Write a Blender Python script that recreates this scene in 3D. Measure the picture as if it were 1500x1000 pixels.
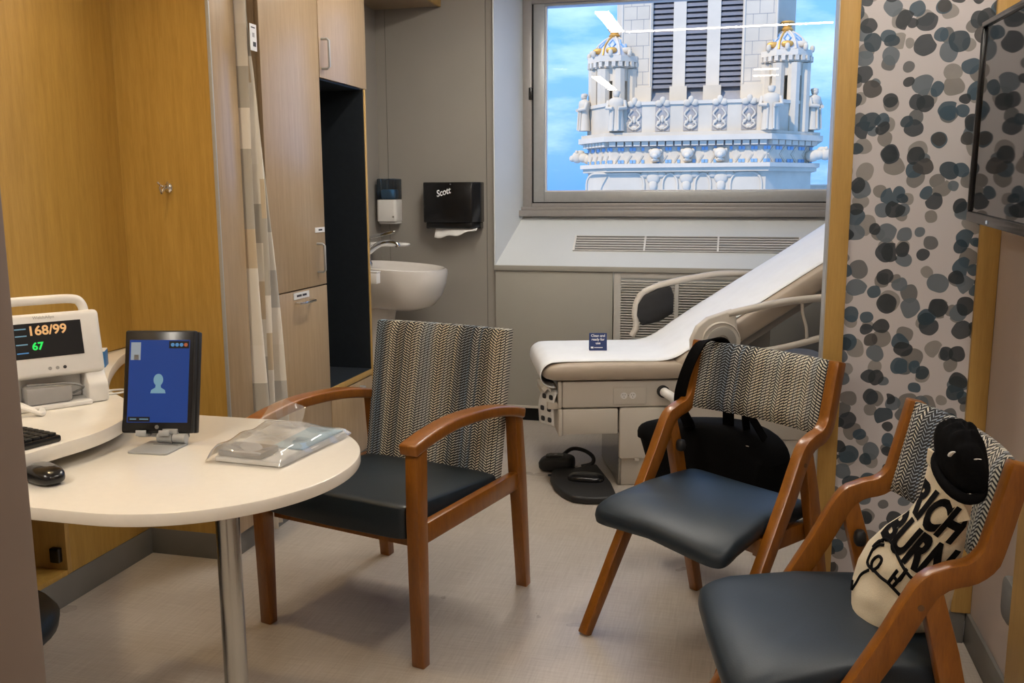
import bpy, bmesh, math, random
import numpy as np
from mathutils import Vector, Matrix
random.seed(7)
for o in list(bpy.data.objects): bpy.data.objects.remove(o)
S = bpy.context.scene; COL = S.collection
# ------------------------------------------------------------------ camera
F_PX = 1337.0; EYE = 1.35; CX, CY = 750.0, 500.0
def _n(v): return v/np.linalg.norm(v)
_d = _n(np.array([1091-CX, -(280-CY), -F_PX])); _u = -_n(np.array([785-CX, -(8700-CY), -F_PX]))
_u = _n(_u-_d*(_u@_d)); _r = np.cross(_d, _u)
RM = np.array([_r, _d, _u]); CP = np.array([0, 0, EYE])
cam = bpy.data.objects.new('camera', bpy.data.cameras.new('camera')); COL.objects.link(cam)
cam.data.sensor_width = 36; cam.data.lens = 36*F_PX/1500; cam.data.clip_end = 3000; cam.data.clip_start = .02
cam.matrix_world = Matrix.Translation(CP) @ Matrix(RM.tolist()).to_4x4()
S.camera = cam
# ------------------------------------------------------------------ world: blue sky with soft clouds
W = bpy.data.worlds.new('sky'); S.world = W; W.use_nodes = True
nt = W.node_tree; nt.nodes.clear()
def wn(t, **k):
    n = nt.nodes.new(t)
    for a, b in k.items(): setattr(n, a, b)
    return n
tc = wn('ShaderNodeTexCoord'); sx = wn('ShaderNodeSeparateXYZ'); nt.links.new(tc.outputs['Generated'], sx.inputs[0])
mp = wn('ShaderNodeMapping'); mp.inputs['Scale'].default_value = (3.2, 3.2, 11); mp.inputs['Location'].default_value = (.35, .1, .62)
nt.links.new(tc.outputs['Generated'], mp.inputs[0])
nz = wn('ShaderNodeTexNoise'); nz.inputs['Scale'].default_value = 1.6; nz.inputs['Detail'].default_value = 6; nz.inputs['Roughness'].default_value = .55
nt.links.new(mp.outputs[0], nz.inputs['Vector'])
gr = wn('ShaderNodeValToRGB'); nt.links.new(sx.outputs['Z'], gr.inputs[0])
cr = gr.color_ramp; cr.elements[0].position = 0; cr.elements[0].color = (.12, .33, .85, 1)
cr.elements[1].position = .6; cr.elements[1].color = (.14, .37, .90, 1)
e = cr.elements.new(.05); e.color = (.17, .40, .82, 1); e = cr.elements.new(.17); e.color = (.17, .44, .92, 1)
cl = wn('ShaderNodeValToRGB'); nt.links.new(nz.outputs['Fac'], cl.inputs[0])
cl.color_ramp.elements[0].position = .45; cl.color_ramp.elements[1].position = .68
cl.color_ramp.elements[0].color = (0, 0, 0, 1); cl.color_ramp.elements[1].color = (.75, .75, .75, 1)
mx = wn('ShaderNodeMix', data_type='RGBA'); nt.links.new(cl.outputs[0], mx.inputs[0]); nt.links.new(gr.outputs[0], mx.inputs[6]); mx.inputs[7].default_value = (.66, .88, 1.25, 1)
bg = wn('ShaderNodeBackground'); bg.inputs[1].default_value = 1.62; nt.links.new(mx.outputs[2], bg.inputs[0])
wo = wn('ShaderNodeOutputWorld'); nt.links.new(bg.outputs[0], wo.inputs[0])
# ------------------------------------------------------------------ sun on the far tower, exposure
sl = bpy.data.lights.new('sun', 'SUN'); sl.energy = 3.9; sl.angle = .02; sl.color = (1, .86, .66)
so = bpy.data.objects.new('sun', sl); COL.objects.link(so); so.rotation_euler = (math.radians(48), 0, math.radians(-32))
S.view_settings.view_transform = 'Standard'; S.view_settings.look = 'None'; S.view_settings.gamma = 1; S.view_settings.use_curve_mapping = False
S.view_settings.exposure = 0.0
STRIP = 70.0      # radiance of the ceiling light strips
# ------------------------------------------------------------------ pixel helpers (directions only; depth from a plane)
def ray(x, y): return RM @ np.array([x-CX, -(y-CY), -F_PX])
def onz(x, y, z=0): r = ray(x, y); return CP+r*(z-EYE)/r[2]
def ony(x, y, Y): r = ray(x, y); return CP+r*Y/r[1]
def onx(x, y, X): r = ray(x, y); return CP+r*X/r[0]
class Frame:
    def __init__(s, o, deg):
        a = math.radians(deg); s.o = np.array([o[0], o[1], 0.]); s.deg = deg
        s.u = np.array([math.cos(a), math.sin(a), 0]); s.v = np.array([-math.sin(a), math.cos(a), 0])
    def loc(s, p): d = np.array(p)-s.o; return np.array([d@s.u, d@s.v, p[2]])
    def w(s, u, v, z): return s.o+s.u*u+s.v*v+np.array([0, 0, z])
    def onv(s, x, y, v):
        r = ray(x, y); P = s.o+s.v*v; return s.loc(CP+r*(((P-CP)@s.v)/(r@s.v)))
    def onu(s, x, y, u):
        r = ray(x, y); P = s.o+s.u*u; return s.loc(CP+r*(((P-CP)@s.u)/(r@s.u)))
# ------------------------------------------------------------------ materials
MATS = {}
class NT:
    def __init__(s, name):
        s.m = bpy.data.materials.new(name); s.m.use_nodes = True; s.t = s.m.node_tree
        s.p = s.t.nodes['Principled BSDF']; s.out = s.t.nodes['Material Output']; MATS[name] = s.m
    def n(s, t, **k):
        x = s.t.nodes.new(t)
        for a, b in k.items(): setattr(x, a, b)
        return x
    def l(s, a, b): s.t.links.new(a, b)
    def math(s, op, a, b=None, c=None):
        x = s.n('ShaderNodeMath', operation=op)
        for i, v in enumerate((a, b, c)):
            if v is None: continue
            if isinstance(v, (int, float)): x.inputs[i].default_value = v
            else: s.l(v, x.inputs[i])
        return x.outputs[0]
    def mix(s, f, a, b):
        x = s.n('ShaderNodeMix', data_type='RGBA')
        for i, v in ((0, f), (6, a), (7, b)):
            if isinstance(v, tuple): x.inputs[i].default_value = v+(1,) if len(v) == 3 else v
            elif isinstance(v, (int, float)): x.inputs[i].default_value = v
            else: s.l(v, x.inputs[i])
        return x.outputs[2]
    def noise(s, vec, scale=5, detail=3, rough=.5, sc=None):
        if sc:
            m = s.n('ShaderNodeMapping'); m.inputs['Scale'].default_value = sc; s.l(vec, m.inputs[0]); vec = m.outputs[0]
        x = s.n('ShaderNodeTexNoise'); x.inputs['Scale'].default_value = scale; x.inputs['Detail'].default_value = detail; x.inputs['Roughness'].default_value = rough
        s.l(vec, x.inputs['Vector']); return x.outputs['Fac']
    def ramp(s, f, stops, const=False):
        x = s.n('ShaderNodeValToRGB'); r = x.color_ramp
        if const: r.interpolation = 'CONSTANT'
        while len(r.elements) > 1: r.elements.remove(r.elements[-1])
        r.elements[0].position = stops[0][0]; r.elements[0].color = tuple(stops[0][1])+(1,)
        for p, c in stops[1:]: e = r.elements.new(p); e.color = tuple(c)+(1,)
        s.l(f, x.inputs[0]); return x.outputs[0]
    def obj(s): return s.n('ShaderNodeTexCoord').outputs['Object']
    def sep(s, v):
        x = s.n('ShaderNodeSeparateXYZ'); s.l(v, x.inputs[0]); return x.outputs
    def bump(s, h, strength=.2, dist=.002):
        b = s.n('ShaderNodeBump'); b.inputs['Strength'].default_value = strength; b.inputs['Distance'].default_value = dist
        s.l(h, b.inputs['Height']); s.l(b.outputs[0], s.p.inputs['Normal'])
def plain(name, c, rough=.5, metal=0, grain=.06, scale=40, coat=0, spec=None, sc=None, bump=0):
    k = NT(name); v = k.noise(k.obj(), scale, 3, .5, sc)
    lo = tuple(max(0, x*(1-grain)) for x in c); hi = tuple(min(1, x*(1+grain)) for x in c)
    k.l(k.ramp(v, [(.3, lo), (.7, hi)]), k.p.inputs['Base Color'])
    k.p.inputs['Roughness'].default_value = rough; k.p.inputs['Metallic'].default_value = metal
    k.p.inputs['Coat Weight'].default_value = coat
    if spec is not None: k.p.inputs['Specular IOR Level'].default_value = spec
    if bump: k.bump(v, bump, .002)
    return k
def wood(name, dark, light, rough=.4, sc=(14, 14, .9), coat=.0):
    k = NT(name); o = k.obj()
    a = k.noise(o, 4, 5, .6, sc); b = k.noise(o, 18, 3, .6, (sc[0]*1.4, sc[1]*1.4, sc[2]*1.2))
    f = k.math('ADD', k.math('MULTIPLY', a, .6), k.math('MULTIPLY', b, .4))
    k.l(k.ramp(f, [(.3, dark), (.68, light)]), k.p.inputs['Base Color'])
    k.p.inputs['Roughness'].default_value = rough; k.p.inputs['Coat Weight'].default_value = coat; k.p.inputs['Coat Roughness'].default_value = .25
    k.bump(b, .06, .001); return k
def emit(name, c, s):
    k = NT(name); k.p.inputs['Base Color'].default_value = (.012, .012, .013, 1); k.p.inputs['Emission Color'].default_value = tuple(c)+(1,); k.p.inputs['Emission Strength'].default_value = s; k.p.inputs['Roughness'].default_value = .3; k.p.inputs['Specular IOR Level'].default_value = .2
    return k
wood('oak_gold', (.37, .215, .040), (.52, .32, .075), .42)
wood('oak_cabinet', (.33, .225, .12), (.46, .325, .19), .30, (16, 16, .8), .35)
wood('oak_trim', (.40, .24, .065), (.53, .33, .10), .45)
wood('cherry', (.18, .056, .004), (.30, .105, .009), .32, (12, 12, 2.0), .35)
wood('wood_dark', (.10, .05, .02), (.17, .085, .035), .6)
plain('paint_grey', (.315, .293, .262), .6, grain=.03, scale=3)
plain('paint_white', (.66, .69, .70), .5, grain=.02, scale=3)
plain('paint_ceiling', (.75, .73, .69), .8, grain=.02)
plain('paint_warm', (.50, .43, .40), .6, grain=.04, scale=4)
plain('heater_panel', (.36, .345, .30), .5, grain=.03, scale=3)
plain('heater_slat', (.50, .48, .44), .45, grain=.03)
plain('gap_black', (.004, .004, .005), .8)
plain('toe_grey', (.17, .165, .155), .5, grain=.05, scale=8)
plain('jamb', (.20, .155, .125), .45, grain=.04, scale=6)
plain('alu', (.42, .43, .43), .38, .25, grain=.03)
plain('alu_warm', (.33, .31, .295), .4, .15, grain=.03)
plain('chrome', (.72, .72, .72), .10, 1, grain=.02)
plain('steel', (.50, .49, .46), .22, 1, grain=.04, sc=(40, 40, .5))
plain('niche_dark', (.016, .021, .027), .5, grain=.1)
plain('laminate_white', (.82, .775, .69), .22, grain=.012, scale=60, coat=.15)
plain('laminate_edge', (.64, .58, .50), .4, grain=.02)
plain('vinyl_navy', (.009, .019, .030), .46, grain=.15, scale=300, bump=.08)
plain('vinyl_black', (.009, .018, .027), .44, grain=.15, scale=300, bump=.08)
plain('porcelain', (.72, .68, .63), .12, grain=.01, coat=.6)
plain('plastic_white', (.76, .74, .71), .32, grain=.015)
plain('plastic_grey', (.34, .33, .32), .4, grain=.03)
plain('plastic_midgrey', (.16, .16, .16), .4, grain=.03)
plain('plastic_black', (.008, .008, .009), .22, grain=.1)
plain('rubber_black', (.010, .010, .011), .55, grain=.2)
plain('cloth_black', (.0035, .0035, .004), .95, grain=.3, scale=200, spec=.1)
plain('exam_shell', (.58, .53, .46), .38, grain=.015, scale=5)
plain('exam_pad', (.44, .365, .285), .42, grain=.03, scale=12)
plain('exam_grey', (.30, .28, .25), .35, grain=.03)
plain('paper', (.86, .87, .88), .7, grain=.02, scale=14, bump=.25)
plain('tissue', (.78, .76, .73), .8, grain=.04, scale=30)
plain('label_white', (.75, .74, .72), .5, grain=.02)
plain('ink_dark', (.03, .03, .035), .7)
plain('ink_black', (.006, .006, .007), .9, grain=.1, spec=.1)
plain('card_blue', (.012, .032, .13), .45, grain=.03)
plain('ink_white', (.85, .85, .85), .5)
plain('canvas', (.70, .63, .49), .9, grain=.05, scale=400, bump=.3, spec=.1)
plain('box_blue', (.03, .17, .42), .45, grain=.05)
plain('stone', (.61, .525, .40), .8, grain=.09, scale=.7, bump=.1)
plain('stone_light', (.65, .565, .44), .8, grain=.06, scale=1.2)
plain('stone_dark', (.36, .33, .30), .85, grain=.15, scale=3)
plain('tile_blue', (.20, .38, .60), .4, grain=.1, scale=3)
plain('gold', (.62, .33, .07), .45, .3, grain=.15, scale=4)
plain('louver', (.21, .20, .205), .6, grain=.1, scale=2)
plain('louver_back', (.035, .035, .04), .8)
plain('lead', (.27, .26, .26), .6, grain=.12, scale=2)
plain('faceted_tile', (.55, .56, .57), .35, grain=.1, scale=2)
plain('soap_blue', (.20, .36, .52), .3, grain=.05)
plain('mask_blue', (.42, .58, .68), .6, grain=.05)
emit('screen_blue', (.008, .045, .22), .85)
emit('screen_dark', (.012, .010, .009), .5)
emit('glow_orange', (.80, .42, .16), 1.0)
emit('glow_green', (.03, .85, .12), 1.0)
emit('glow_blue', (.09, .28, .55), .8)
emit('glow_grey', (.20, .36, .44), .8)
emit('glow_white', (.33, .36, .38), .8)
emit('glow_red', (.5, .13, .05), .7)
emit('lamp', (1.0, .92, .81), STRIP)
emit('downlight', (1.0, .76, .43), 210.0)
# floor: linen-weave vinyl
k = NT('floor_vinyl'); o = k.obj()
a = k.noise(o, 7, 4, .6, (1, 24, 1)); b = k.noise(o, 7, 4, .6, (24, 1, 1)); c = k.noise(o, 1.7, 4, .6)
f = k.math('ADD', k.math('MULTIPLY', k.math('ADD', a, b), .33), k.math('MULTIPLY', c, .34))
k.l(k.ramp(f, [(.36, (.375, .325, .275)), (.5, (.465, .412, .357)), (.64, (.55, .50, .442))]), k.p.inputs['Base Color'])
k.l(k.ramp(c, [(.3, (.26,)*3), (.7, (.38,)*3)]), k.p.inputs['Roughness']); k.bump(k.math('ADD', a, b), .05, .001)
# upholstery: herringbone of slanted picks in drifting columns
def weave(name, dx):
    k = NT(name); s = k.sep(k.obj()); cw = .0145
    u = k.math('DIVIDE', k.math('ADD', s['X'], dx), cw); col = k.math('FLOOR', u); fr = k.math('FRACT', u)
    wn_ = k.n('ShaderNodeTexWhiteNoise', noise_dimensions='1D'); k.l(col, wn_.inputs['W'])
    sg = k.math('MULTIPLY_ADD', k.math('GREATER_THAN', wn_.outputs['Value'], .38), 2, -1)
    v = k.math('ADD', k.math('ADD', k.math('DIVIDE', s['Z'], .0089), k.math('MULTIPLY', wn_.outputs['Value'], 3)), k.math('MULTIPLY', k.math('MULTIPLY', k.math('SUBTRACT', fr, .5), sg), -.95))
    cx = k.n('ShaderNodeCombineXYZ'); k.l(s['X'], cx.inputs[0]); k.l(k.math('MULTIPLY', s['Z'], .03), cx.inputs[2])
    t = k.noise(cx.outputs[0], 11, 2, .6); dens = k.noise(cx.outputs[0], 17, 1, .5)
    th = k.n('ShaderNodeMapRange'); k.l(dens, th.inputs[0]); th.inputs[1].default_value = .35; th.inputs[2].default_value = .65; th.inputs[3].default_value = .40; th.inputs[4].default_value = .70
    pick = k.math('LESS_THAN', k.math('FRACT', v), th.outputs[0])
    line = k.math('GREATER_THAN', k.math('ABSOLUTE', k.math('SUBTRACT', fr, .5)), .43)
    blk = k.math('MAXIMUM', pick, line)
    base = k.ramp(t, [(.30, (.20, .29, .40)), (.40, (.44, .46, .46)), (.49, (.66, .60, .46)), (.56, (.52, .52, .48)), (.63, (.17, .26, .38)), (.74, (.52, .52, .50))])
    k.l(k.mix(blk, base, (.010, .011, .014)), k.p.inputs['Base Color']); k.p.inputs['Roughness'].default_value = .8
weave('weave_a', 3.0); weave('weave_b', 7.31); weave('weave_c', 5.17)
# wallpaper: overlapping watercolour pebbles
k = NT('wallpaper'); o = k.obj(); col = None
base = (.56, .54, .56); cur = None
warp = k.n('ShaderNodeTexNoise'); warp.inputs['Scale'].default_value = 16; warp.inputs['Detail'].default_value = 1; k.l(o, warp.inputs['Vector'])
wv = k.n('ShaderNodeVectorMath', operation='MULTIPLY_ADD'); k.l(warp.outputs['Color'], wv.inputs[0]); wv.inputs[1].default_value = (.022, 0, .022); k.l(o, wv.inputs[2])
for i, (sc, off, r0, r1, stops) in enumerate([
        (14.0, (.13, 0, .41), .20, .42, [(0, (.20, .195, .19)), (.35, (.30, .29, .28)), (.7, (.12, .13, .14)), (.88, (.24, .23, .22))]),
        (14.0, (.57, 0, .23), .20, .42, [(0, (.030, .080, .125)), (.4, (.115, .155, .195)), (.75, (.014, .030, .046))]),
        (14.0, (.91, 0, .77), .22, .42, [(0, (.005, .016, .026)), (.55, (.007, .038, .064)), (.85, (.05, .05, .05))])]):
    m = k.n('ShaderNodeMapping'); m.inputs['Location'].default_value = off; k.l(wv.outputs[0], m.inputs[0])
    sp = k.sep(m.outputs[0]); cb = k.n('ShaderNodeCombineXYZ'); k.l(sp['X'], cb.inputs[0]); k.l(sp['Z'], cb.inputs[1])
    v = k.n('ShaderNodeTexVoronoi', voronoi_dimensions='2D'); v.inputs['Scale'].default_value = sc; v.inputs['Randomness'].default_value = .85; k.l(cb.outputs[0], v.inputs['Vector'])
    rc = k.n('ShaderNodeSeparateColor'); k.l(v.outputs['Color'], rc.inputs[0])
    rad = k.math('MULTIPLY_ADD', rc.outputs[0], r1-r0, r0)
    if i == 2: rad = k.math('MULTIPLY', rad, k.math('GREATER_THAN', rc.outputs[2], .28))
    ms = k.n('ShaderNodeMapRange', interpolation_type='SMOOTHSTEP'); k.l(k.math('SUBTRACT', rad, v.outputs['Distance']), ms.inputs[0]); ms.inputs[1].default_value = -.004; ms.inputs[2].default_value = .016
    stain = k.noise(o, 30, 2, .5)
    pc = k.mix(k.math('MULTIPLY', stain, .35), k.ramp(rc.outputs[1], stops, True), (.10, .11, .12))
    cur = k.mix(k.math('MULTIPLY', ms.outputs[0], .93), base if cur is None else cur, pc)
k.l(cur, k.p.inputs['Base Color']); k.p.inputs['Roughness'].default_value = .42
# privacy curtain: patchwork squares (UV in metres)
k = NT('curtain'); uvn = k.n('ShaderNodeTexCoord').outputs['UV']; s = k.sep(uvn)
cb = k.n('ShaderNodeCombineXYZ'); cu = k.math('FLOOR', k.math('DIVIDE', s['X'], .115)); k.l(cu, cb.inputs[0])
k.l(k.math('FLOOR', k.math('ADD', k.math('DIVIDE', s['Y'], .145), k.math('MULTIPLY', cu, .37))), cb.inputs[1])
w2 = k.n('ShaderNodeTexWhiteNoise', noise_dimensions='2D'); k.l(cb.outputs[0], w2.inputs['Vector'])
k.l(k.ramp(w2.outputs['Value'], [(0, (.76, .71, .62)), (.3, (.47, .44, .38)), (.5, (.60, .49, .34)), (.66, (.52, .50, .46)), (.80, (.80, .75, .67))], True), k.p.inputs['Base Color']); k.p.inputs['Roughness'].default_value = .9
# glass, clear plastic, tv screen
def thin(name, tint, fres, rough=.0, ior=1.5, extra=0.0, milk=0.0):
    k = NT(name); k.t.nodes.remove(k.p); tr = k.n('ShaderNodeBsdfTransparent'); tr.inputs[0].default_value = tint+(1,)
    gl = k.n('ShaderNodeBsdfGlossy'); gl.inputs['Roughness'].default_value = rough; fr = k.n('ShaderNodeFresnel'); fr.inputs[0].default_value = ior
    m = k.n('ShaderNodeMixShader'); k.l(k.math('MINIMUM', k.math('MULTIPLY_ADD', fr.outputs[0], fres, extra), 1.0), m.inputs[0]); k.l(tr.outputs[0], m.inputs[1]); k.l(gl.outputs[0], m.inputs[2]); last = m.outputs[0]
    if milk:
        df = k.n('ShaderNodeBsdfDiffuse'); df.inputs[0].default_value = (.85, .85, .85, 1); m2 = k.n('ShaderNodeMixShader'); m2.inputs[0].default_value = milk; k.l(last, m2.inputs[1]); k.l(df.outputs[0], m2.inputs[2]); last = m2.outputs[0]
    k.l(last, k.out.inputs[0])
thin('window_glass', (.98, .99, 1), 1.0); thin('clear_plastic', (.97, .97, .97), 1.3, .07, 1.45, .03, .16); thin('blue_plastic', (.55, .72, .86), 1.2, .1, 1.45, .04)
k = NT('tv_screen'); k.p.inputs['Base Color'].default_value = (.004, .004, .005, 1); k.p.inputs['Roughness'].default_value = .04; k.p.inputs['Specular IOR Level'].default_value = 1.0; k.p.inputs['IOR'].default_value = 2.0
k = NT('mirror_kick'); k.p.inputs['Base Color'].default_value = (.33, .31, .28, 1); k.p.inputs['Metallic'].default_value = 1; k.p.inputs['Roughness'].default_value = .12
# ------------------------------------------------------------------ geometry collector
class G:
    def __init__(s): s.v = []; s.f = []; s.uv = None
    def add(s, vs, fs):
        b = len(s.v); s.v += [tuple(map(float, p)) for p in vs]; s.f += [tuple(i+b for i in q) for q in fs]; return s
    def box(s, x0, x1, y0, y1, z0, z1, M=None):
        vs = [(x, y, z) for z in (z0, z1) for y in (y0, y1) for x in (x0, x1)]
        if M is not None: vs = [M @ Vector(p) for p in vs]
        return s.add(vs, [(0, 2, 3, 1), (4, 5, 7, 6), (0, 1, 5, 4), (2, 6, 7, 3), (0, 4, 6, 2), (1, 3, 7, 5)])
    def prism(s, pts, z0, z1, M=None):           # outline in xy, extruded along z
        n = len(pts); vs = [(x, y, z0) for x, y in pts]+[(x, y, z1) for x, y in pts]
        if M is not None: vs = [M @ Vector(p) for p in vs]
        return s.add(vs, [tuple(range(n-1, -1, -1)), tuple(range(n, 2*n))]+[(i, (i+1) % n, (i+1) % n+n, i+n) for i in range(n)])
    def tube(s, path, r, n=8, closed=False):
        P = [Vector(p) for p in path]; m = len(P); rs = r if isinstance(r, (list, tuple)) else [r]*m
        up = Vector((0, 0, 1)); rings = []; ref = None
        for i, p in enumerate(P):
            a = P[(i-1) % m] if (i > 0 or closed) else p; b = P[(i+1) % m] if (i < m-1 or closed) else p
            t = (b-a).normalized()
            if ref is None: ref = t.orthogonal().normalized()
            ref = (ref-t*ref.dot(t)).normalized(); bi = t.cross(ref)
            rings.append([p+(ref*math.cos(2*math.pi*j/n)+bi*math.sin(2*math.pi*j/n))*rs[i] for j in range(n)])
        vs = [q for rg in rings for q in rg]; fs = []
        for i in range(m if closed else m-1):
            i2 = (i+1) % m
            fs += [(i*n+j, i*n+(j+1) % n, i2*n+(j+1) % n, i2*n+j) for j in range(n)]
        if not closed: fs += [tuple(range(n-1, -1, -1)), tuple(range((m-1)*n, m*n))]
        return s.add(vs, fs)
    def lathe(s, prof, n=24, M=None):            # (r, z) profile
        vs = []; m = len(prof)
        for r, z in prof: vs += [(r*math.cos(2*math.pi*j/n), r*math.sin(2*math.pi*j/n), z) for j in range(n)]
        fs = [(i*n+j, i*n+(j+1) % n, (i+1)*n+(j+1) % n, (i+1)*n+j) for i in range(m-1) for j in range(n)]
        fs += [tuple(range(n-1, -1, -1)), tuple(range((m-1)*n, m*n))]
        if M is not None: vs = [M @ Vector(p) for p in vs]
        return s.add(vs, fs)
    def ribbon(s, path, th, x0, x1):             # bar bent in the yz plane; path (y, z)
        m = len(path); th = th if isinstance(th, (list, tuple)) else [th]*m; L = []; R = []
        for i, (y, z) in enumerate(path):
            a = path[max(0, i-1)]; b = path[min(m-1, i+1)]; t = Vector((b[0]-a[0], b[1]-a[1])).normalized(); h = th[i]/2
            L.append((y-t.y*h, z+t.x*h)); R.append((y+t.y*h, z-t.x*h))
        vs = []
        for l, r in zip(L, R): vs += [(x0, *l), (x1, *l), (x1, *r), (x0, *r)]
        fs = [(i*4+j, i*4+(j+1) % 4, i*4+4+(j+1) % 4, i*4+4+j) for i in range(m-1) for j in range(4)]
        return s.add(vs, fs+[(3, 2, 1, 0), ((m-1)*4, (m-1)*4+1, (m-1)*4+2, (m-1)*4+3)])
    def superq(s, c, r, e1=.3, e2=.3, nu=28, nv=14, fn=None):
        def pw(x, e): return math.copysign(abs(x)**e, x)
        vs = []
        for i in range(nv+1):
            ph = -math.pi/2+math.pi*i/nv
            for j in range(nu):
                th = 2*math.pi*j/nu
                x = pw(math.cos(ph), e1)*pw(math.cos(th), e2); y = pw(math.cos(ph), e1)*pw(math.sin(th), e2); z = pw(math.sin(ph), e1)
                p = (c[0]+r[0]*x, c[1]+r[1]*y, c[2]+r[2]*z)
                if fn: p = fn(Vector(p), x, y, z)
                vs.append(p)
        fs = [(i*nu+j, i*nu+(j+1) % nu, (i+1)*nu+(j+1) % nu, (i+1)*nu+j) for i in range(nv) for j in range(nu)]
        return s.add(vs, fs)
    def grid(s, nu, nv, fn, thick=None):
        vs = [fn(i/nu, j/nv) for j in range(nv+1) for i in range(nu+1)]
        s.uv = s.uv or []
        return s.add(vs, [(j*(nu+1)+i, j*(nu+1)+i+1, (j+1)*(nu+1)+i+1, (j+1)*(nu+1)+i) for j in range(nv) for i in range(nu)])
    def mesh(s, name, mat, smooth=40, bevel=0, seg=2, weld=True):
        me = bpy.data.meshes.new(name); me.from_pydata(s.v, [], s.f); bm = bmesh.new(); bm.from_mesh(me)
        if weld: bmesh.ops.remove_doubles(bm, verts=bm.verts, dist=1e-6)
        bmesh.ops.dissolve_degenerate(bm, edges=bm.edges, dist=1e-7)
        bmesh.ops.recalc_face_normals(bm, faces=bm.faces)
        if bevel:
            ed = [e for e in bm.edges if len(e.link_faces) == 2 and e.calc_face_angle(0) > math.radians(30)]
            bmesh.ops.bevel(bm, geom=ed, offset=bevel, segments=seg, profile=.5, affect='EDGES', clamp_overlap=True)
        bm.to_mesh(me); bm.free()
        if smooth:
            me.polygons.foreach_set('use_smooth', [True]*len(me.polygons)); me.set_sharp_from_angle(angle=math.radians(smooth))
        me.materials.append(MATS[mat]); return me
    def obj(s, name, mat, parent=None, **k): return link(name, s.mesh(name, mat, **k), parent)
def link(name, me, parent=None, loc=None, rot=None):
    o = bpy.data.objects.new(name, me); COL.objects.link(o)
    if parent: o.parent = parent
    if loc is not None: o.location = loc
    if rot is not None: o.rotation_euler = rot
    return o
def bx(name, x0, x1, y0, y1, z0, z1, mat, parent=None, bevel=.0015, **k): return G().box(x0, x1, y0, y1, z0, z1).obj(name, mat, parent, bevel=bevel, **k)
def tag(o, label, cat, group=None):
    o['label'] = label; o['category'] = cat
    if group: o['group'] = group
    return o
def thing(name, label, cat, loc=(0, 0, 0), rz=0, group=None):
    o = bpy.data.objects.new(name, None); COL.objects.link(o); o.empty_display_size = .1; o.location = loc; o.rotation_euler = (0, 0, math.radians(rz)); return tag(o, label, cat, group)
def struct(o): o['kind'] = 'structure'; return o
def copy_tree(o, parent=None):
    c = o.copy(); COL.objects.link(c); c.parent = parent
    for ch in list(o.children): copy_tree(ch, c)
    return c
def spline(pts, n=6):
    P = [Vector(p) for p in pts]; out = []
    for i in range(len(P)-1):
        a = P[max(0, i-1)]; b = P[i]; c = P[i+1]; d = P[min(len(P)-1, i+2)]
        for j in range(n):
            t = j/n; out.append(.5*((2*b)+(c-a)*t+(2*a-5*b+4*c-d)*t*t+(3*b-a-3*c+d)*t**3))
    return [tuple(p) for p in out+[P[-1]]]
def rrect(x0, x1, y0, y1, r, n=5):
    out = []
    for cx, cy, a0 in ((x1-r, y1-r, 0), (x0+r, y1-r, 90), (x0+r, y0+r, 180), (x1-r, y0+r, 270)):
        out += [(cx+r*math.cos(math.radians(a0+90*i/n)), cy+r*math.sin(math.radians(a0+90*i/n))) for i in range(n+1)]
    return out
def text(name, body, size, mat, parent, M, depth=.0006, sx=1.0, shear=0, bold=0, align='CENTER', fn=None, cut=0):
    cu = bpy.data.curves.new(name, 'FONT'); cu.body = body; cu.size = size; cu.extrude = depth/2; cu.align_x = align; cu.align_y = 'CENTER'; cu.shear = shear; cu.offset = bold; cu.resolution_u = 4; cu.space_line = .95
    t = bpy.data.objects.new(name, cu); COL.objects.link(t); bpy.context.view_layer.update()
    me = bpy.data.meshes.new_from_object(t.evaluated_get(bpy.context.evaluated_depsgraph_get())); bpy.data.objects.remove(t)
    if cut:
        bm = bmesh.new(); bm.from_mesh(me)
        for ax in (0, 1):
            lo = min(v.co[ax] for v in bm.verts); hi = max(v.co[ax] for v in bm.verts); q = lo+cut
            while q < hi:
                co = [0, 0, 0]; no = [0, 0, 0]; co[ax] = q; no[ax] = 1
                bmesh.ops.bisect_plane(bm, geom=bm.verts[:]+bm.edges[:]+bm.faces[:], plane_co=co, plane_no=no); q += cut
        bm.to_mesh(me); bm.free()
    for v in me.vertices:
        p = Vector((v.co.x*sx, v.co.y, v.co.z)); v.co = fn(p) if fn else M @ p
    me.materials.clear(); me.materials.append(MATS[mat]); me.update()
    return link(name, me, parent)
def axes(x, z, o=(0, 0, 0)):                     # text/plate frame: x to the right, z out of the face
    x = Vector(x).normalized(); z = Vector(z).normalized(); y = z.cross(x).normalized(); x = y.cross(z)
    M = Matrix((x, y, z)).transposed().to_4x4(); M.translation = Vector(o); return M
# ================================================================== THE SETTING
struct(bx('floor', -2.7, 1.85, -1.8, 5.6, -.08, 0, 'floor_vinyl', bevel=0))
struct(bx('ceiling', -2.7, 1.85, -1.8, 5.6, 2.62, 2.72, 'paint_ceiling', bevel=0))
struct(bx('wall_left', -2.7, -2.6, -1.8, 5.6, 0, 2.62, 'paint_grey', bevel=0))
struct(bx('wall_front', -2.6, 1.85, -1.8, -1.7, 0, 2.62, 'paint_warm', bevel=0))
wr = struct(bx('wall_right', .70, .80, -1.7, 2.92, 0, 2.62, 'paint_warm', bevel=0))
struct(bx('wall_alcove', 1.75, 1.85, 2.82, 5.6, 0, 2.62, 'paint_grey', bevel=0))
struct(bx('wall_alcove_side', .80, 1.75, 2.82, 2.92, 0, 2.62, 'paint_grey', bevel=0))
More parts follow.
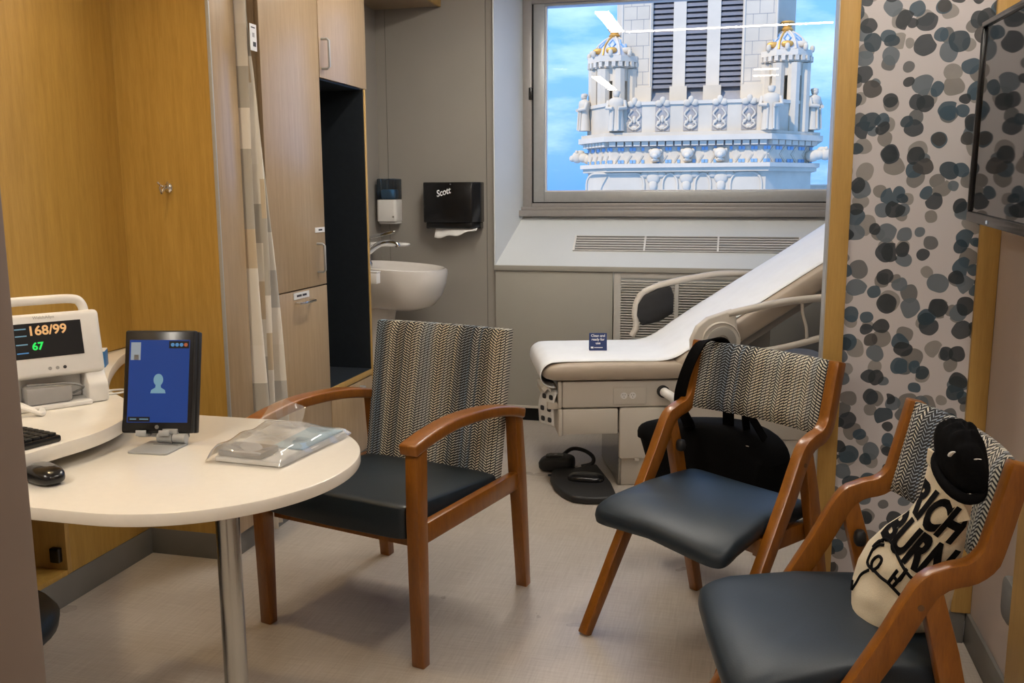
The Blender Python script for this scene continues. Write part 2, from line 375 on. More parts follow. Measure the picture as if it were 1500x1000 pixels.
# wallpapered stub wall between two oak posts
wp = struct(bx('wall_wallpaper', .262, .70, 2.835, 2.92, 0, 2.62, 'wallpaper', bevel=0))
struct(bx('trim_1', .242, .297, 2.818, 2.925, 0, 2.62, 'oak_trim', bevel=.002))
bx('metal_edge', .2385, .2425, 2.819, 2.924, 0, 2.62, 'alu', bpy.data.objects['trim_1'], bevel=0)
struct(bx('trim_2', .645, .699, 2.818, 2.836, .10, 2.62, 'oak_trim', bevel=.002))
struct(bx('trim_3', .672, .70, 2.02, 2.355, 0.0, 1.2, 'oak_trim', bevel=.003))
struct(bx('baseboard_right', .689, .70, -1.7, 2.017, 0, .10, 'toe_grey', bevel=.002))
struct(bx('baseboard_right_rear', .689, .70, 2.357, 2.835, 0, .10, 'toe_grey', bevel=.002))
struct(bx('baseboard_wallpaper', .30, .686, 2.826, 2.836, 0, .10, 'toe_grey', bevel=.002))
# wood panelling above the desk and the oak partition with its metal edge
struct(bx('wall_desk_panel', -2.6, -2.16, -1.7, 2.87, .801, 2.62, 'oak_gold', bevel=0))
pt_ = struct(bx('wall_partition', -2.6, -1.787, 2.87, 3.03, .10, 2.62, 'oak_gold', bevel=0))
bx('side_panel', -1.787, -1.775, 2.874, 3.03, .10, 2.62, 'oak_cabinet', pt_, bevel=.001)
bx('metal_edge', -1.787, -1.7735, 2.868, 2.8735, .10, 2.62, 'alu', pt_, bevel=.001)
struct(bx('baseboard_partition', -2.14, -1.80, 2.87, 3.03, 0, .10, 'toe_grey', bevel=.001))
struct(bx('baseboard_left', -2.58, -2.14, .95, 3.03, 0, .099, 'toe_grey', bevel=.001))
struct(bx('wall_recess', -2.6, -2.2, 3.03, 3.20, 0, 2.62, 'wood_dark', bevel=0))
# grey wall by the sink, in panels
struct(bx('wall_sink', -2.6, -2.13, 4.195, 5.30, 0, 2.62, 'paint_grey', bevel=0))
wb = struct(bx('wall_back', -2.13, -1.405, 5.204, 5.30, 0, 2.62, 'gap_black', bevel=0))
bx('panel', -2.13, -2.072, 5.2, 5.206, 0, 2.62, 'paint_grey', wb, bevel=0)
bx('panel', -2.069, -1.462, 5.2, 5.206, 0, 2.62, 'paint_grey', wb, bevel=0)
bx('panel', -1.459, -1.405, 5.2, 5.206, 0, 2.62, 'paint_grey', wb, bevel=0)
# window alcove: splayed reveal, sloping apron, head
struct(G().prism([(-1.405, 5.15), (-1.405, 5.60), (-1.30, 5.60), (-1.30, 5.45), (-1.398, 5.15)], .90, 2.62).obj('wall_reveal', 'paint_white', smooth=0))
ap = G()
ap.add([(x, y, z) for x in (-1.40, 1.75) for y, z in ((5.15, .932), (5.45, 1.205), (5.60, 1.205), (5.60, .6), (5.20, .6))], [(0, 1, 2, 3, 4), (9, 8, 7, 6, 5), (0, 5, 6, 1), (1, 6, 7, 2), (2, 7, 8, 3), (3, 8, 9, 4), (4, 9, 5, 0)])
apron = struct(ap.obj('wall_apron', 'paint_white', smooth=0))
struct(bx('wall_lower', -1.40, 1.75, 5.215, 5.60, 0, .6, 'paint_grey', bevel=0))
struct(bx('wall_head', -1.30, 1.75, 5.42, 5.60, 2.47, 2.62, 'paint_grey', bevel=0))
struct(bx('wall_window_side', 1.22, 1.75, 5.45, 5.60, 1.205, 2.47, 'paint_white', bevel=0))
# air grille let into the apron: three bays of slats
sl_d = Vector((0, .30, .273)).normalized(); sl_n = Vector((0, -.273, .30)).normalized()
def apx(X, t, off=0): return Vector((X, 5.15, .932))+sl_d*t+sl_n*off
def slab(g, X0, X1, t0, t1, o0, o1): return g.add([apx(X, t, o) for o in (o0, o1) for t in (t0, t1) for X in (X0, X1)], [(0, 2, 3, 1), (4, 5, 7, 6), (0, 1, 5, 4), (2, 6, 7, 3), (0, 4, 6, 2), (1, 3, 7, 5)])
gb = slab(G(), -.945, .30, .125, .235, .0005, .002).obj('grille_back', 'toe_grey', apron)
for t0, t1 in ((.118, .126), (.234, .240)): slab(G(), -.955, .31, t0, t1, .0005, .007).obj('grille_rail', 'heater_slat', apron)
gx = [-.952, -.545, -.135, .305]
for X in gx: slab(G(), X-.005, X+.005, .12, .238, .0005, .0075).obj('grille_divider', 'plastic_white', apron)
for a, b in zip(gx, gx[1:]):
    for q in range(5): slab(G(), a+.006, b-.006, .136+q*.0195, .147+q*.0195, .002, .006).obj('grille_slat', 'heater_slat', apron)
# window
wi = struct(G().obj('window_1', 'alu')) if False else struct(bx('window_1', -1.30, -1.247, 5.44, 5.56, 1.20, 2.47, 'alu_warm', bevel=.002))
bx('frame', -1.247, 1.22, 5.44, 5.56, 1.262, 1.284, 'alu_warm', wi, bevel=.002)
bx('frame', -1.247, 1.22, 5.44, 5.56, 2.435, 2.47, 'alu_warm', wi, bevel=.002)
bx('sill', -1.335, 1.22, 5.40, 5.56, 1.206, 1.242, 'alu_warm', wi, bevel=.003)
bx('sill_upstand', -1.31, 1.22, 5.425, 5.56, 1.242, 1.262, 'alu_warm', wi, bevel=.002)
bx('gasket', -1.247, 1.22, 5.462, 5.55, 1.284, 1.290, 'gap_black', wi, bevel=0)
bx('gasket', -1.247, -1.239, 5.462, 5.55, 1.29, 2.435, 'gap_black', wi, bevel=0)
bx('sash', -1.239, -1.172, 5.455, 5.53, 1.29, 2.435, 'alu', wi, bevel=.003)
bx('sash', -1.172, 1.20, 5.455, 5.53, 1.29, 1.352, 'alu', wi, bevel=.003)
bx('sash', -1.172, 1.20, 5.455, 5.53, 2.42, 2.435, 'alu', wi, bevel=.003)
bx('sash', 1.14, 1.20, 5.455, 5.53, 1.352, 2.42, 'alu', wi, bevel=.003)
bx('glazing_bead', -1.172, -1.162, 5.47, 5.50, 1.352, 2.42, 'plastic_white', wi, bevel=.001)
bx('glazing_bead', -1.162, 1.14, 5.47, 5.50, 1.352, 1.360, 'plastic_white', wi, bevel=.001)
G().add([(-1.165, 5.487, 1.354), (1.145, 5.487, 1.354), (1.145, 5.487, 2.422), (-1.165, 5.487, 2.422)], [(0, 1, 2, 3)]).obj('pane', 'window_glass', wi, smooth=0)
bx('latch', -1.262, -1.244, 5.425, 5.455, 1.89, 1.96, 'plastic_black', wi, bevel=.003)
# door frame seen at arm's length on the left
J = -.517
d1 = struct(bx('door_1', J-.30, J, .50, .555, 0, 2.62, 'jamb', bevel=.003))
bx('door_stop', J-.08, J-.018, .485, .50, 0, 2.62, 'jamb', d1, bevel=.004)
# ceiling light strips (seen mirrored in the window)
def strip(label, x0, x1, y0, y1):
    t = thing('ceiling_light', label, 'light', ((x0+x1)/2, (y0+y1)/2, 2.62), 0, 'linear ceiling lights'); hx = (x1-x0)/2; hy = (y1-y0)/2
    bx('housing', -hx-.012, hx+.012, -hy-.012, hy+.012, -.018, 0, 'plastic_white', t, bevel=.002)
    bx('diffuser', -hx, hx, -hy, hy, -.026, -.018, 'lamp', t, bevel=0)
strip('linear ceiling light running toward the window above cabinets', -1.07, -.97, 3.47, 4.32)
strip('long narrow ceiling light running across in front of the exam table', -.955, .60, 3.43, 3.47)
strip('linear ceiling light above the two folding chairs', .31, .37, 1.75, 2.55)
strip('linear ceiling light at the doorway end beside the desk', -1.68, -1.58, -.70, .72)
strip('short ceiling light over the doorway', .05, .40, .25, .33)
strip('second short ceiling light over the doorway', .05, .40, .80, .88)
t = thing('shrouded_downlight', 'warm round downlight above the desk counter inside an added can that hides its lens', 'light', (-1.72, 2.25, 2.62))
G().lathe([(.085, 0), (.085, -.13), (.078, -.13), (.078, -.022), (0, -.022)], 32).obj('can', 'plastic_white', t)  # added cylinder, deep enough to keep the lens out of the window reflection
G().lathe([(.07, -.034), (.07, -.024), (.0, -.024)], 24).obj('lens', 'downlight', t)
# ================================================================== HEATER COVER UNDER THE WINDOW
hc = thing('heater_cover', 'beige metal heater cover with louvred grille under the window', 'heater cover', (0, 5.15, 0))
bx('ledge', -1.403, 1.74, -.012, .05, .902, .931, 'heater_panel', hc, bevel=.003)
bx('panel', -1.398, -.708, 0, .05, .10, .900, 'heater_panel', hc, bevel=.003)
bx('bottom_lip', -1.398, 1.74, -.006, .05, .086, .100, 'exam_shell', hc, bevel=.002)
bx('toe_space', -1.398, 1.74, .045, .06, 0, .086, 'gap_black', hc, bevel=0)
bx('panel', .02, 1.74, 0, .05, .10, .900, 'heater_panel', hc, bevel=.003)
bx('louvre_back', -.702, .016, .025, .05, .10, .90, 'gap_black', hc, bevel=0)
for a, b, c, d in ((-.702, -.662, .10, .90), (-.36, -.338, .24, .868), (-.024, .016, .10, .90)): bx('louvre_stile', a, b, 0, .03, c, d, 'heater_slat', hc, bevel=.002)
for c, d in ((.868, .90), (.10, .24)): bx('louvre_rail', -.662, -.024, 0, .03, c, d, 'heater_slat', hc, bevel=.002)
gs = G(); gs.add([(-.151, .004, 0), (.151, .004, 0), (.151, .018, .0085), (-.151, .018, .0085), (-.151, .004, -.002), (.151, .004, -.002), (.151, .018, .0065), (-.151, .018, .0065)], [(0, 1, 2, 3), (7, 6, 5, 4), (0, 4, 5, 1), (3, 2, 6, 7)])
sm = gs.mesh('louvre_slat', 'heater_slat', smooth=0)
sm2 = sm.copy(); sm2.name = 'louvre_slat_b'
for v in sm2.vertices: v.co.x *= .157/.151
for q in range(42):
    link('louvre_slat', sm, hc, (-.511, 0, .244+q*.0148)); link('louvre_slat', sm2, hc, (-.181, 0, .244+q*.0148))
# ================================================================== DESK, COUNTER, LOWER TABLE
lt = thing('peninsula_table', 'low cream table top with rounded end on a round steel leg', 'table', (-1.22, 1.82, 0))
R = .377
out = [(R*math.cos(math.radians(a)), R*math.sin(math.radians(a))) for a in range(-90, 91, 4)]+[(-.42, R), (-.42, -R)]
G().prism(out, .712, .74).obj('table_top', 'laminate_white', lt, bevel=.004, smooth=30)
L = ony(340, 880, 1.80)
G().lathe([(.0275, 0), (.0275, .712)], 40).obj('leg', 'steel', lt).location = (L[0]+1.22, L[1]-1.82, 0)
G().lathe([(.045, .700), (.045, .712)], 32).obj('leg_flange', 'steel', lt).location = (L[0]+1.22, L[1]-1.82, 0)
dc = thing('desk_cabinet', 'oak desk cabinet with an open bay under the counter', 'cabinet', (-2.36, 1.9, .099))
def db(n, x0, x1, y0, y1, z0, z1, m='oak_gold', **k): return bx(n, x0+2.36, x1+2.36, y0-1.9, y1-1.9, z0-.099, z1-.099, m, dc, **k)
db('front_panel', -2.155, -2.14, 2.445, 2.868, .101, .766); db('divider', -2.58, -2.139, 2.425, 2.445, .101, .766, 'oak_trim')
db('bottom_board', -2.58, -2.14, 1.0, 2.425, .099, .117); db('top_board', -2.58, -2.14, 1.0, 2.425, .748, .766); db('back_board', -2.59, -2.575, 1.0, 2.425, .117, .748, 'wood_dark')
db('side_board', -2.58, -2.14, .98, 1.0, .099, .766)
hg = db('hinge', -2.19, -2.155, 2.405, 2.425, .145, .195, 'plastic_black', bevel=.003); db('hinge', -2.19, -2.155, 2.405, 2.425, .60, .65, 'plastic_black', bevel=.003)
edge = spline([(-1.90, .92, 0), (-1.62, 1.12, 0), (-1.50, 1.42, 0), (-1.475, 1.61, 0), (-1.452, 1.75, 0), (-1.462, 1.86, 0), (-1.51, 1.98, 0), (-1.61, 2.09, 0), (-1.745, 2.20, 0), (-1.90, 2.40, 0), (-2.035, 2.62, 0), (-2.11, 2.78, 0), (-2.158, 2.868, 0)], 5)
ct = G().prism([(-2.158, .92)]+[(x, y) for x, y, _ in edge], .7665, .80).obj('counter_top', 'laminate_white', thing('counter', 'cream curved counter holding the vital signs monitor and keyboard', 'counter'), bevel=.003, smooth=30)
bx('spacer', -1.62, -1.58, 1.56, 2.06, .7402, .7665, 'wood_dark', ct.parent)
# coat hook on the partition
h = ony(247, 275, 2.87)
t = thing('coat_hook', 'small chrome coat hook on the golden oak partition', 'hook', (h[0], 2.87, h[2]))
G().lathe([(.017, 0), (.017, .004), (.012, .008), (.006, .009)], 20, Matrix.Rotation(math.radians(90), 4, 'X')).obj('rose', 'chrome', t)
G().tube(spline([(0, -.006, .004), (0, -.03, -.004), (0, -.042, -.02), (0, -.05, -.006), (0, -.052, .004)], 5), .0045, 8).obj('lower_prong', 'chrome', t)
for s_ in (-1, 1): G().tube(spline([(0, -.008, .002), (.012*s_, -.026, .008), (.02*s_, -.034, .02)], 5), .004, 8).obj('prong', 'chrome', t)
# ================================================================== TALL CABINET, OPEN WARDROBE
def pull(parent, p0, p1, out_, r=.0055, mat='alu'):
    p0, p1, out_ = Vector(p0), Vector(p1), Vector(out_)
    k_ = (p1-p0).normalized()*.008
    return G().tube([p0, p0+out_*.75, p0+out_+k_, p1+out_-k_, p1+out_*.75, p1], r, 8).obj('handle', mat, parent)
X0 = -1.775
tcab = thing('tall_cabinet', 'tall oak cabinet with an upper door and a pull-out bin front', 'cabinet', (X0, 3.45, 0))
bx('body', -.42, -.02, -.248, .248, .10, 2.615, 'oak_cabinet', tcab, bevel=.001)
bx('toe_kick', -.40, -.028, -.248, .248, 0, .10, 'toe_grey', tcab, bevel=0)
d = bx('door', -.019, 0, -.247, .247, .957, 2.61, 'oak_cabinet', tcab); pull(d, (0, .165, 1.014), (0, .165, 1.135), (.035, 0, 0))
d2 = bx('bin_front', -.019, 0, -.247, .247, .10, .951, 'oak_cabinet', tcab); pull(d2, (0, -.055, .903), (0, .075, .903), (.032, 0, 0), mat='chrome')
lb = bx('label_holder', 0, .0025, .150, .240, 1.183, 1.204, 'label_white', d, bevel=0); bx('label_print', .0025, .003, .180, .215, 1.190, 1.197, 'ink_dark', lb, bevel=0)
lb = bx('label_holder', 0, .0025, -.068, .070, .918, .945, 'label_white', d2, bevel=0); bx('label_print', .0025, .003, -.042, .0, .927, .936, 'ink_dark', lb, bevel=0); bx('label_print', .0025, .003, .008, .045, .927, .936, 'ink_dark', lb, bevel=0)
wd = thing('open_wardrobe', 'oak wardrobe unit with dark open niche, upper door and drawer below', 'wardrobe', (X0, 3.95, 0))
bx('toe_kick', -.40, -.028, -.248, .24, 0, .10, 'toe_grey', wd, bevel=0)
d = bx('upper_door', -.019, 0, -.247, .256, 1.838, 2.61, 'oak_cabinet', wd); pull(d, (0, -.222, 1.875), (0, -.222, 1.998), (.035, 0, 0))
bx('upper_body', -.42, -.02, -.248, .24, 1.845, 2.61, 'oak_cabinet', wd, bevel=0)
bx('end_panel', -.355, 0, .222, .24, .10, 1.836, 'oak_trim', wd)
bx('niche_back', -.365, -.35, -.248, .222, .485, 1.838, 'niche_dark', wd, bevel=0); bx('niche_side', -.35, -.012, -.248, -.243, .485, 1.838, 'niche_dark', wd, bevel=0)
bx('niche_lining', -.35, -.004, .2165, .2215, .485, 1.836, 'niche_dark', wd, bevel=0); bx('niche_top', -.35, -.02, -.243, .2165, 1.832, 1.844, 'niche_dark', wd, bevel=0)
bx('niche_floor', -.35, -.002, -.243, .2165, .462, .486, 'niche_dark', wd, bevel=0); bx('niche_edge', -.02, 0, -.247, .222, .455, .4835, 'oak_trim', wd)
bx('lower_body', -.42, -.02, -.248, .222, .10, .455, 'oak_cabinet', wd, bevel=0)
d = bx('drawer_front', -.019, 0, -.247, .220, .10, .450, 'oak_cabinet', wd); pull(d, (0, -.05, .425), (0, .07, .425), (.03, 0, 0))
hk = thing('wardrobe_hook', 'small double coat hook inside the dark wardrobe niche', 'hook', (X0-.35, 4.06, 1.62))
G().tube(spline([(0, -.012, .03), (.02, -.014, .028), (.034, -.02, .045)], 4), .004, 6).obj('prong', 'steel', hk); G().tube(spline([(0, -.012, .01), (.02, -.012, -.005), (.036, -.012, .02)], 4), .004, 6).obj('prong', 'steel', hk)
bx('plate', 0, .003, -.022, -.002, 0, .045, 'steel', hk)
# white box fixed past the wardrobe end, upper cabinet over the sink
t = thing('wall_box', 'small white plastic box fixed to the wardrobe end panel', 'box', (-1.80, 4.192, .905)); bx('box_body', -.05, .055, 0, .05, 0, .055, 'plastic_white', t, bevel=.005); bx('box_lid', -.052, .057, 0, .052, .055, .062, 'plastic_white', t, bevel=.002)
uc = thing('upper_cabinet', 'oak wall cabinet hung above the sink', 'cabinet', (-1.93, 4.7, 2.40)); bx('carcass', -.199, .19, -.49, .495, 0, .21, 'oak_cabinet', uc)
for a, b in ((-.49, -.002), (.002, .495)): bx('door', .191, .208, a, b, -.003, .21, 'oak_trim', uc)
# ================================================================== CURTAIN
cg = G(); NU, NV = 44, 24; uvs = []
def cur(a, b):
    z = .06+b*2.44; w = float(np.interp(z, [.0, .54, 1.05, 1.43, 1.78, 1.98, 2.5], [.175, .165, .142, .115, .082, .045, .04])); f_ = a*5
    tri = abs((f_ % 2)-1)
    y = 3.035+w*a; x = -1.815+.085*(.5-.5*math.cos(math.pi*f_))*(1-.25*b)+.012*math.sin(3*z+6*a)
    return (x, y, z)
cg.grid(NU, NV, cur)
cm = cg.mesh('privacy_curtain', 'curtain', smooth=60, weld=False); uvl = cm.uv_layers.new(name='UVMap')
for lp in cm.loops:
    i = lp.vertex_index; uvl.data[lp.index].uv = ((i % (NU+1))/NU*.42, (i//(NU+1))/NV*2.44)
cu_ = thing('privacy_curtain', 'patchwork privacy curtain bunched beside the oak partition', 'curtain', (0, 0, 0)); fab = link('curtain_fabric', cm, cu_)
sdf = fab.modifiers.new('thick', 'SOLIDIFY'); sdf.thickness = .002
G().tube([(-1.80, 3.0305, 2.52), (-1.80, 3.1995, 2.52)], .012, 10).obj('curtain_rail', 'alu', cu_)
tg = bx('paper_tag', -1.722, -1.720, 3.005+.035, 3.075+.01, 1.853, 1.945, 'label_white', cu_, bevel=0)
bx('tag_print', -1.7199, -1.7194, 3.058, 3.078, 1.868, 1.884, 'ink_dark', tg, bevel=0); bx('tag_print', -1.7199, -1.7194, 3.048, 3.075, 1.931, 1.935, 'ink_dark', tg, bevel=0); bx('tag_print', -1.7199, -1.7194, 3.056, 3.070, 1.900, 1.915, 'plastic_grey', tg, bevel=0)
# ================================================================== SINK CORNER
sk = thing('wash_basin', 'white porcelain wall-hung basin with half pedestal', 'sink', (-2.13, 4.75, 0))
def basin(p, x, y, z): return p
bg_ = G(); NA = 40; rings = [(1.0, .93), (1.005, .915), (.98, .86), (.90, .79), (.74, .73), (.50, .70), (.0, .695)]
def ring(sc_, z, inner=False):
    r = []
    for j in range(NA):
        a = 2*math.pi*j/NA; cxx = .27; x = cxx+.285*sc_*math.copysign(abs(math.cos(a))**.85, math.cos(a)); y = .245*sc_*math.copysign(abs(math.sin(a))**.9, math.sin(a))
        if x < .005 or (not inner and math.cos(a) < -.2): x = max(.003, .27-(.27-.003)*(abs(math.cos(a))**.35)) if math.cos(a) < 0 else x
        r.append((x, y, z+.035*(1-min(1, max(0, x/.55)))))
    return r
allr = [ring(s_, z) for s_, z in reversed(rings)]+[ring(.95, .935, True), ring(.88, .915, True), ring(.74, .85, True), ring(.5, .81, True), ring(.1, .80, True)]
vs = [p for r in allr for p in r]; fs = [(i*NA+j, i*NA+(j+1) % NA, (i+1)*NA+(j+1) % NA, (i+1)*NA+j) for i in range(len(allr)-1) for j in range(NA)]
bg_.add(vs, fs+[tuple(range((len(allr)-1)*NA, len(allr)*NA))]).obj('bowl', 'porcelain', sk, smooth=50)
G().add([(x*s_+.004*0, y*s_, z) for z, s_ in ((.40, .9), (.55, 1.0), (.73, 1.15)) for x, y in [(.002, -.095), (.13, -.09), (.20, -.06), (.235, 0), (.20, .06), (.13, .09), (.002, .095)]], [(i*7+j, i*7+(j+1) % 7, (i+1)*7+(j+1) % 7, (i+1)*7+j) for i in range(2) for j in range(7)]+[tuple(range(6, -1, -1)), tuple(range(14, 21))]).obj('half_pedestal', 'porcelain', sk, smooth=60)
fa = thing('basin_tap', 'chrome lever tap on the back rim of the basin', 'tap', (-2.03, 4.75, .955))
G().lathe([(.028, -.012), (.028, .008), (.022, .02), (.022, .09), (.018, .1)], 20).obj('tap_body', 'chrome', fa)
G().tube(spline([(0, 0, .06), (.05, 0, .10), (.11, 0, .125), (.17, 0, .12), (.185, 0, .10)], 5), [.017]*10+[.014]*11, 12).obj('spout', 'chrome', fa)
G().superq((.085, 0, .165), (.09, .018, .009), .5, .6, 20, 8, lambda p, x, y, z: p+Vector((0, 0, .02*x))).obj('lever', 'chrome', fa); G().lathe([(.019, .09), (.02, .15), (.012, .16)], 16).obj('lever_base', 'chrome', fa)
t = thing('soap_dish', 'small white oval soap dish beneath the tap spout', 'soap dish', (-1.93, 4.98, 1.055)); G().superq((-.10, 0, 0), (.17, .05, .012), .5, .8, 24, 8).obj('dish', 'plastic_white', t); bx('wall_bracket', -.20, -.15, -.02, .02, -.03, .005, 'plastic_white', t)
sd = thing('soap_dispenser', 'white soap dispenser with blue translucent top on the wall', 'dispenser', (-2.045, 5.2, 1.17))
G().prism(rrect(-.062, .062, 0, .115, .02), .012, .14, None).obj('lower_body', 'plastic_white', sd, bevel=.004).scale = (1, -1, 1)
G().prism(rrect(-.058, .058, 0, .095, .016), -.002, .012).obj('push_base', 'plastic_white', sd, bevel=.003).scale = (1, -1, 1)
G().prism(rrect(-.062, .062, 0, .112, .02), .142, .262).obj('cover', 'blue_plastic', sd, bevel=.006).scale = (1, -1, 1); bx('soap_bag', -.045, .045, -.085, -.01, .143, .20, 'soap_blue', sd, bevel=.012)
G().lathe([(.006, 0), (.006, .004)], 12, Matrix.Translation((.045, -.115, .04)) @ Matrix.Rotation(math.radians(90), 4, 'X')).obj('badge', 'chrome', sd)
a = ony(619, 267, 5.09); b = ony(702, 335, 5.09); xm = (a[0]+b[0])/2; hw = (b[0]-a[0])/2; ht = a[2]-b[2]
td = thing('towel_dispenser', 'black paper towel dispenser on the grey back wall', 'dispenser', (xm, 5.2, b[2]))
g = G(); pr = [(-hw, 0), (hw, 0), (hw, -.075), (hw-.045, -.112), (-hw+.005, -.112), (-hw, -.10)]
g.prism(pr, .035, ht); g.prism([(x*(.93 if x < 0 else .97), y*.9) for x, y in pr], 0, .035); g.obj('housing', 'plastic_black', td, bevel=.005)
text('lettering', 'Scott', .052, 'ink_white', td, axes((.97, 0, .26), (0, -1, 0), (-.045, -.1128, ht-.058)), sx=.8, shear=.3, bold=.001)
G().lathe([(.004, 0), (.004, .002)], 10, Matrix.Translation((0, -.113, ht-.012)) @ Matrix.Rotation(math.radians(90), 4, 'X')).obj('keyhole', 'plastic_midgrey', td)
pt = G(); pt.grid(14, 5, lambda a_, b_: (-hw*.62+a_*hw*1.5, -.07-.035*b_+.006*math.sin(9*a_), .012-(.062-.045*a_**2+.006*math.sin(14*a_))*b_)); q = pt.obj('paper_towel', 'tissue', td, smooth=60); q.modifiers.new('t', 'SOLIDIFY').thickness = .0015
# ================================================================== TELEVISION
tv = thing('television', 'black wall-mounted television whose screen mirrors the wallpaper', 'television', (.575, 2.68, 1.27)); tv.rotation_euler = (math.radians(2.0), 0, 0)
bx('housing', .012, .055, -.90, 0, 0, .505, 'plastic_black', tv, bevel=.006)
for y0, y1, z0, z1 in ((-.90, 0, 0, .026), (-.90, 0, .490, .505), (-.016, 0, .026, .490), (-.90, -.884, .026, .490)): bx('bezel', 0, .014, y0, y1, z0, z1, 'plastic_black', tv, bevel=.003)
bx('screen', .007, .0125, -.884, -.016, .026, .490, 'tv_screen', tv, bevel=0)
bx('status_light', -.001, .004, -.225, -.212, .006, .014, 'glow_white', tv, bevel=0); bx('wall_mount', .055, .120, -.60, -.30, .12, .38, 'plastic_black', tv)
t = thing('wall_bumper', 'grey rounded wall bumper beside the low oak trim', 'wall bumper', (.70, 2.405, .325)); G().prism(rrect(-.05, .045, -.055, .06, .03), 0, .025).obj('bumper_pad', 'plastic_midgrey', t, bevel=.008).rotation_euler = (math.radians(90), 0, math.radians(-90))
# ================================================================== EXAM TABLE
EO = (-.84, 3.92); FE = Frame(EO, 18)
et = thing('exam_table', 'beige powered exam table with raised back and paper cover', 'exam table', (EO[0], EO[1], 0), 18)
def eb(n, x0, x1, y0, y1, z0, z1, m='exam_shell', parent=None, bevel=.008, **k): return bx(n, x0, x1, y0, y1, z0, z1, m, parent or et, bevel=bevel, **k)
base = eb('base', .362, 1.55, .06, .54, 0, .20); eb('base_upper', .362, 1.45, .052, .55, .20, .385); eb('kick_plate', .352, .361, .062, .53, .004, .25, 'mirror_kick', base, bevel=0)
eb('front_panel', .347, .60, .028, .054, .135, .378, bevel=.012); eb('panel_tab', .42, .44, .026, .05, .125, .137, bevel=.002)
eb('upper_body', .084, 1.05, .03, .58, .380, .503, bevel=.010)
dr = eb('drawer', .086, .341, .030, .57, .256, .374, bevel=.006); eb('drawer_front', .066, .086, .02, .58, .25, .376, bevel=.008)
eb('end_tray', .02, .082, .05, .56, .372, .40, bevel=.004); eb('end_recess', .078, .0835, .07, .54, .40, .50, 'exam_grey', bevel=0); eb('end_stile', .066, .0835, .03, .07, .38, .502, bevel=.006)
pl = eb('outlet_plate', .316, .468, .024, .030, .394, .474, bevel=.003)
for ux in (.365, .405):
    G().lathe([(.0155, 0), (.0155, .004)], 18, Matrix.Translation((ux, .0245, .436)) @ Matrix.Rotation(math.radians(90), 4, 'X')).obj('outlet', 'plastic_white', pl)
    for dx, dz in ((-.005, .004), (.005, .004), (0, -.006)): bx('socket_slot', ux+dx-.0012, ux+dx+.0012, .0198, .0206, .436+dz-.0025, .436+dz+.0025, 'ink_dark', pl, bevel=0)
bx('socket_screw', .3835, .3865, .0222, .0235, .4345, .4375, 'ink_dark', pl, bevel=0)
G().tube(spline([(.545, .03, .452), (.555, -.005, .448), (.585, -.02, .425), (.60, -.01, .38), (.60, .03, .33)], 5), .021, 14).obj('hose_elbow', 'plastic_white', et); G().tube([(.545, .034, .452), (.546, .012, .452)], .028, 16).obj('hose_collar', 'rubber_black', et)
# seat and back cushions
def padz(p, x, y, z):
    if z > 0: p.z -= .02*max(0, -x)**6
    return p
G().superq((.335, .32, .551), (.343, .322, .052), .42, .20, 44, 16, padz).obj('seat_cushion', 'exam_pad', et, smooth=60)
SLP = math.radians(32.5); cs, sn = math.cos(SLP), math.sin(SLP)
def bk(s_, n_): return (.60+s_*cs-n_*sn, .545+s_*sn+n_*cs)     # along the raised back / out of it
def backq(p, x, y, z):
    u, zz = bk(p.x, p.z); return (u, p.y, zz)
G().superq((.56, .32, 0), (.57, .322, .062), .40, .16, 48, 16, backq).obj('back_cushion', 'exam_pad', et, smooth=60)
bu = G(); 
bu.add([(*(lambda q: (q[0], y, q[1]))(bk(s_, n_)),) for y in (.08, .56) for s_, n_ in ((.12, -.055), (1.08, -.055), (1.05, -.10), (.10, -.10))], [(0, 1, 2, 3), (7, 6, 5, 4), (0, 4, 5, 1), (1, 5, 6, 2), (2, 6, 7, 3), (3, 7, 4, 0)]); bu.obj('back_shell', 'exam_grey', et, bevel=.01)
eb('back_support', .95, 1.10, .20, .44, .38, .72, 'exam_grey', bevel=.01)
G().superq((1.22, .31, .42), (.26, .25, .15), .5, .35, 32, 12).obj('rear_cover', 'plastic_white', et)
# paper: one draped strip
prof = [(.055, .475), (.030, .478), (.008, .488), (-.010, .51), (-.014, .54), (-.006, .575), (.02, .598), (.06, .606), (.2, .6065), (.40, .6065), (.52, .607), (.585, .618), (.64, .645)]
prof += [bk(s_, .0655) for s_ in (.16, .3, .45, .6, .75, .9, 1.03, 1.12)]
sp = spline([(u, 0, z) for u, z in prof], 4)
def pap(a, b):
    i = min(len(sp)-1, int(round(a*(len(sp)-1)))); u, _, z = sp[i]; y0 = .022 if a > .1 else .03; y = y0+(.60-y0)*b+.004*math.sin(7*u)*(1 if b in (0, 1) else 0)
    sl_ = max(0, (u-.62)); z2 = z+.0035*math.sin(b*13+u*3)*min(1, sl_*4)+.0025*(math.sin(b*5)*math.sin(u*6)+1)*min(1, sl_*5)
    yn = min(1, abs((y-.32)/.322)); k_ = 1-(1-yn**4.76)**.21 if yn < 1 else 1; k_ *= min(1, max(0, (a-.16)*12)); return (u-.001+(sn*.062*k_ if u > .66 else 0), y, z2-.050*k_)
pp = G().grid(len(sp)-1, 16, pap).obj('paper_cover', 'paper', et, smooth=60); pp.modifiers.new('t', 'SOLIDIFY').thickness = .0015
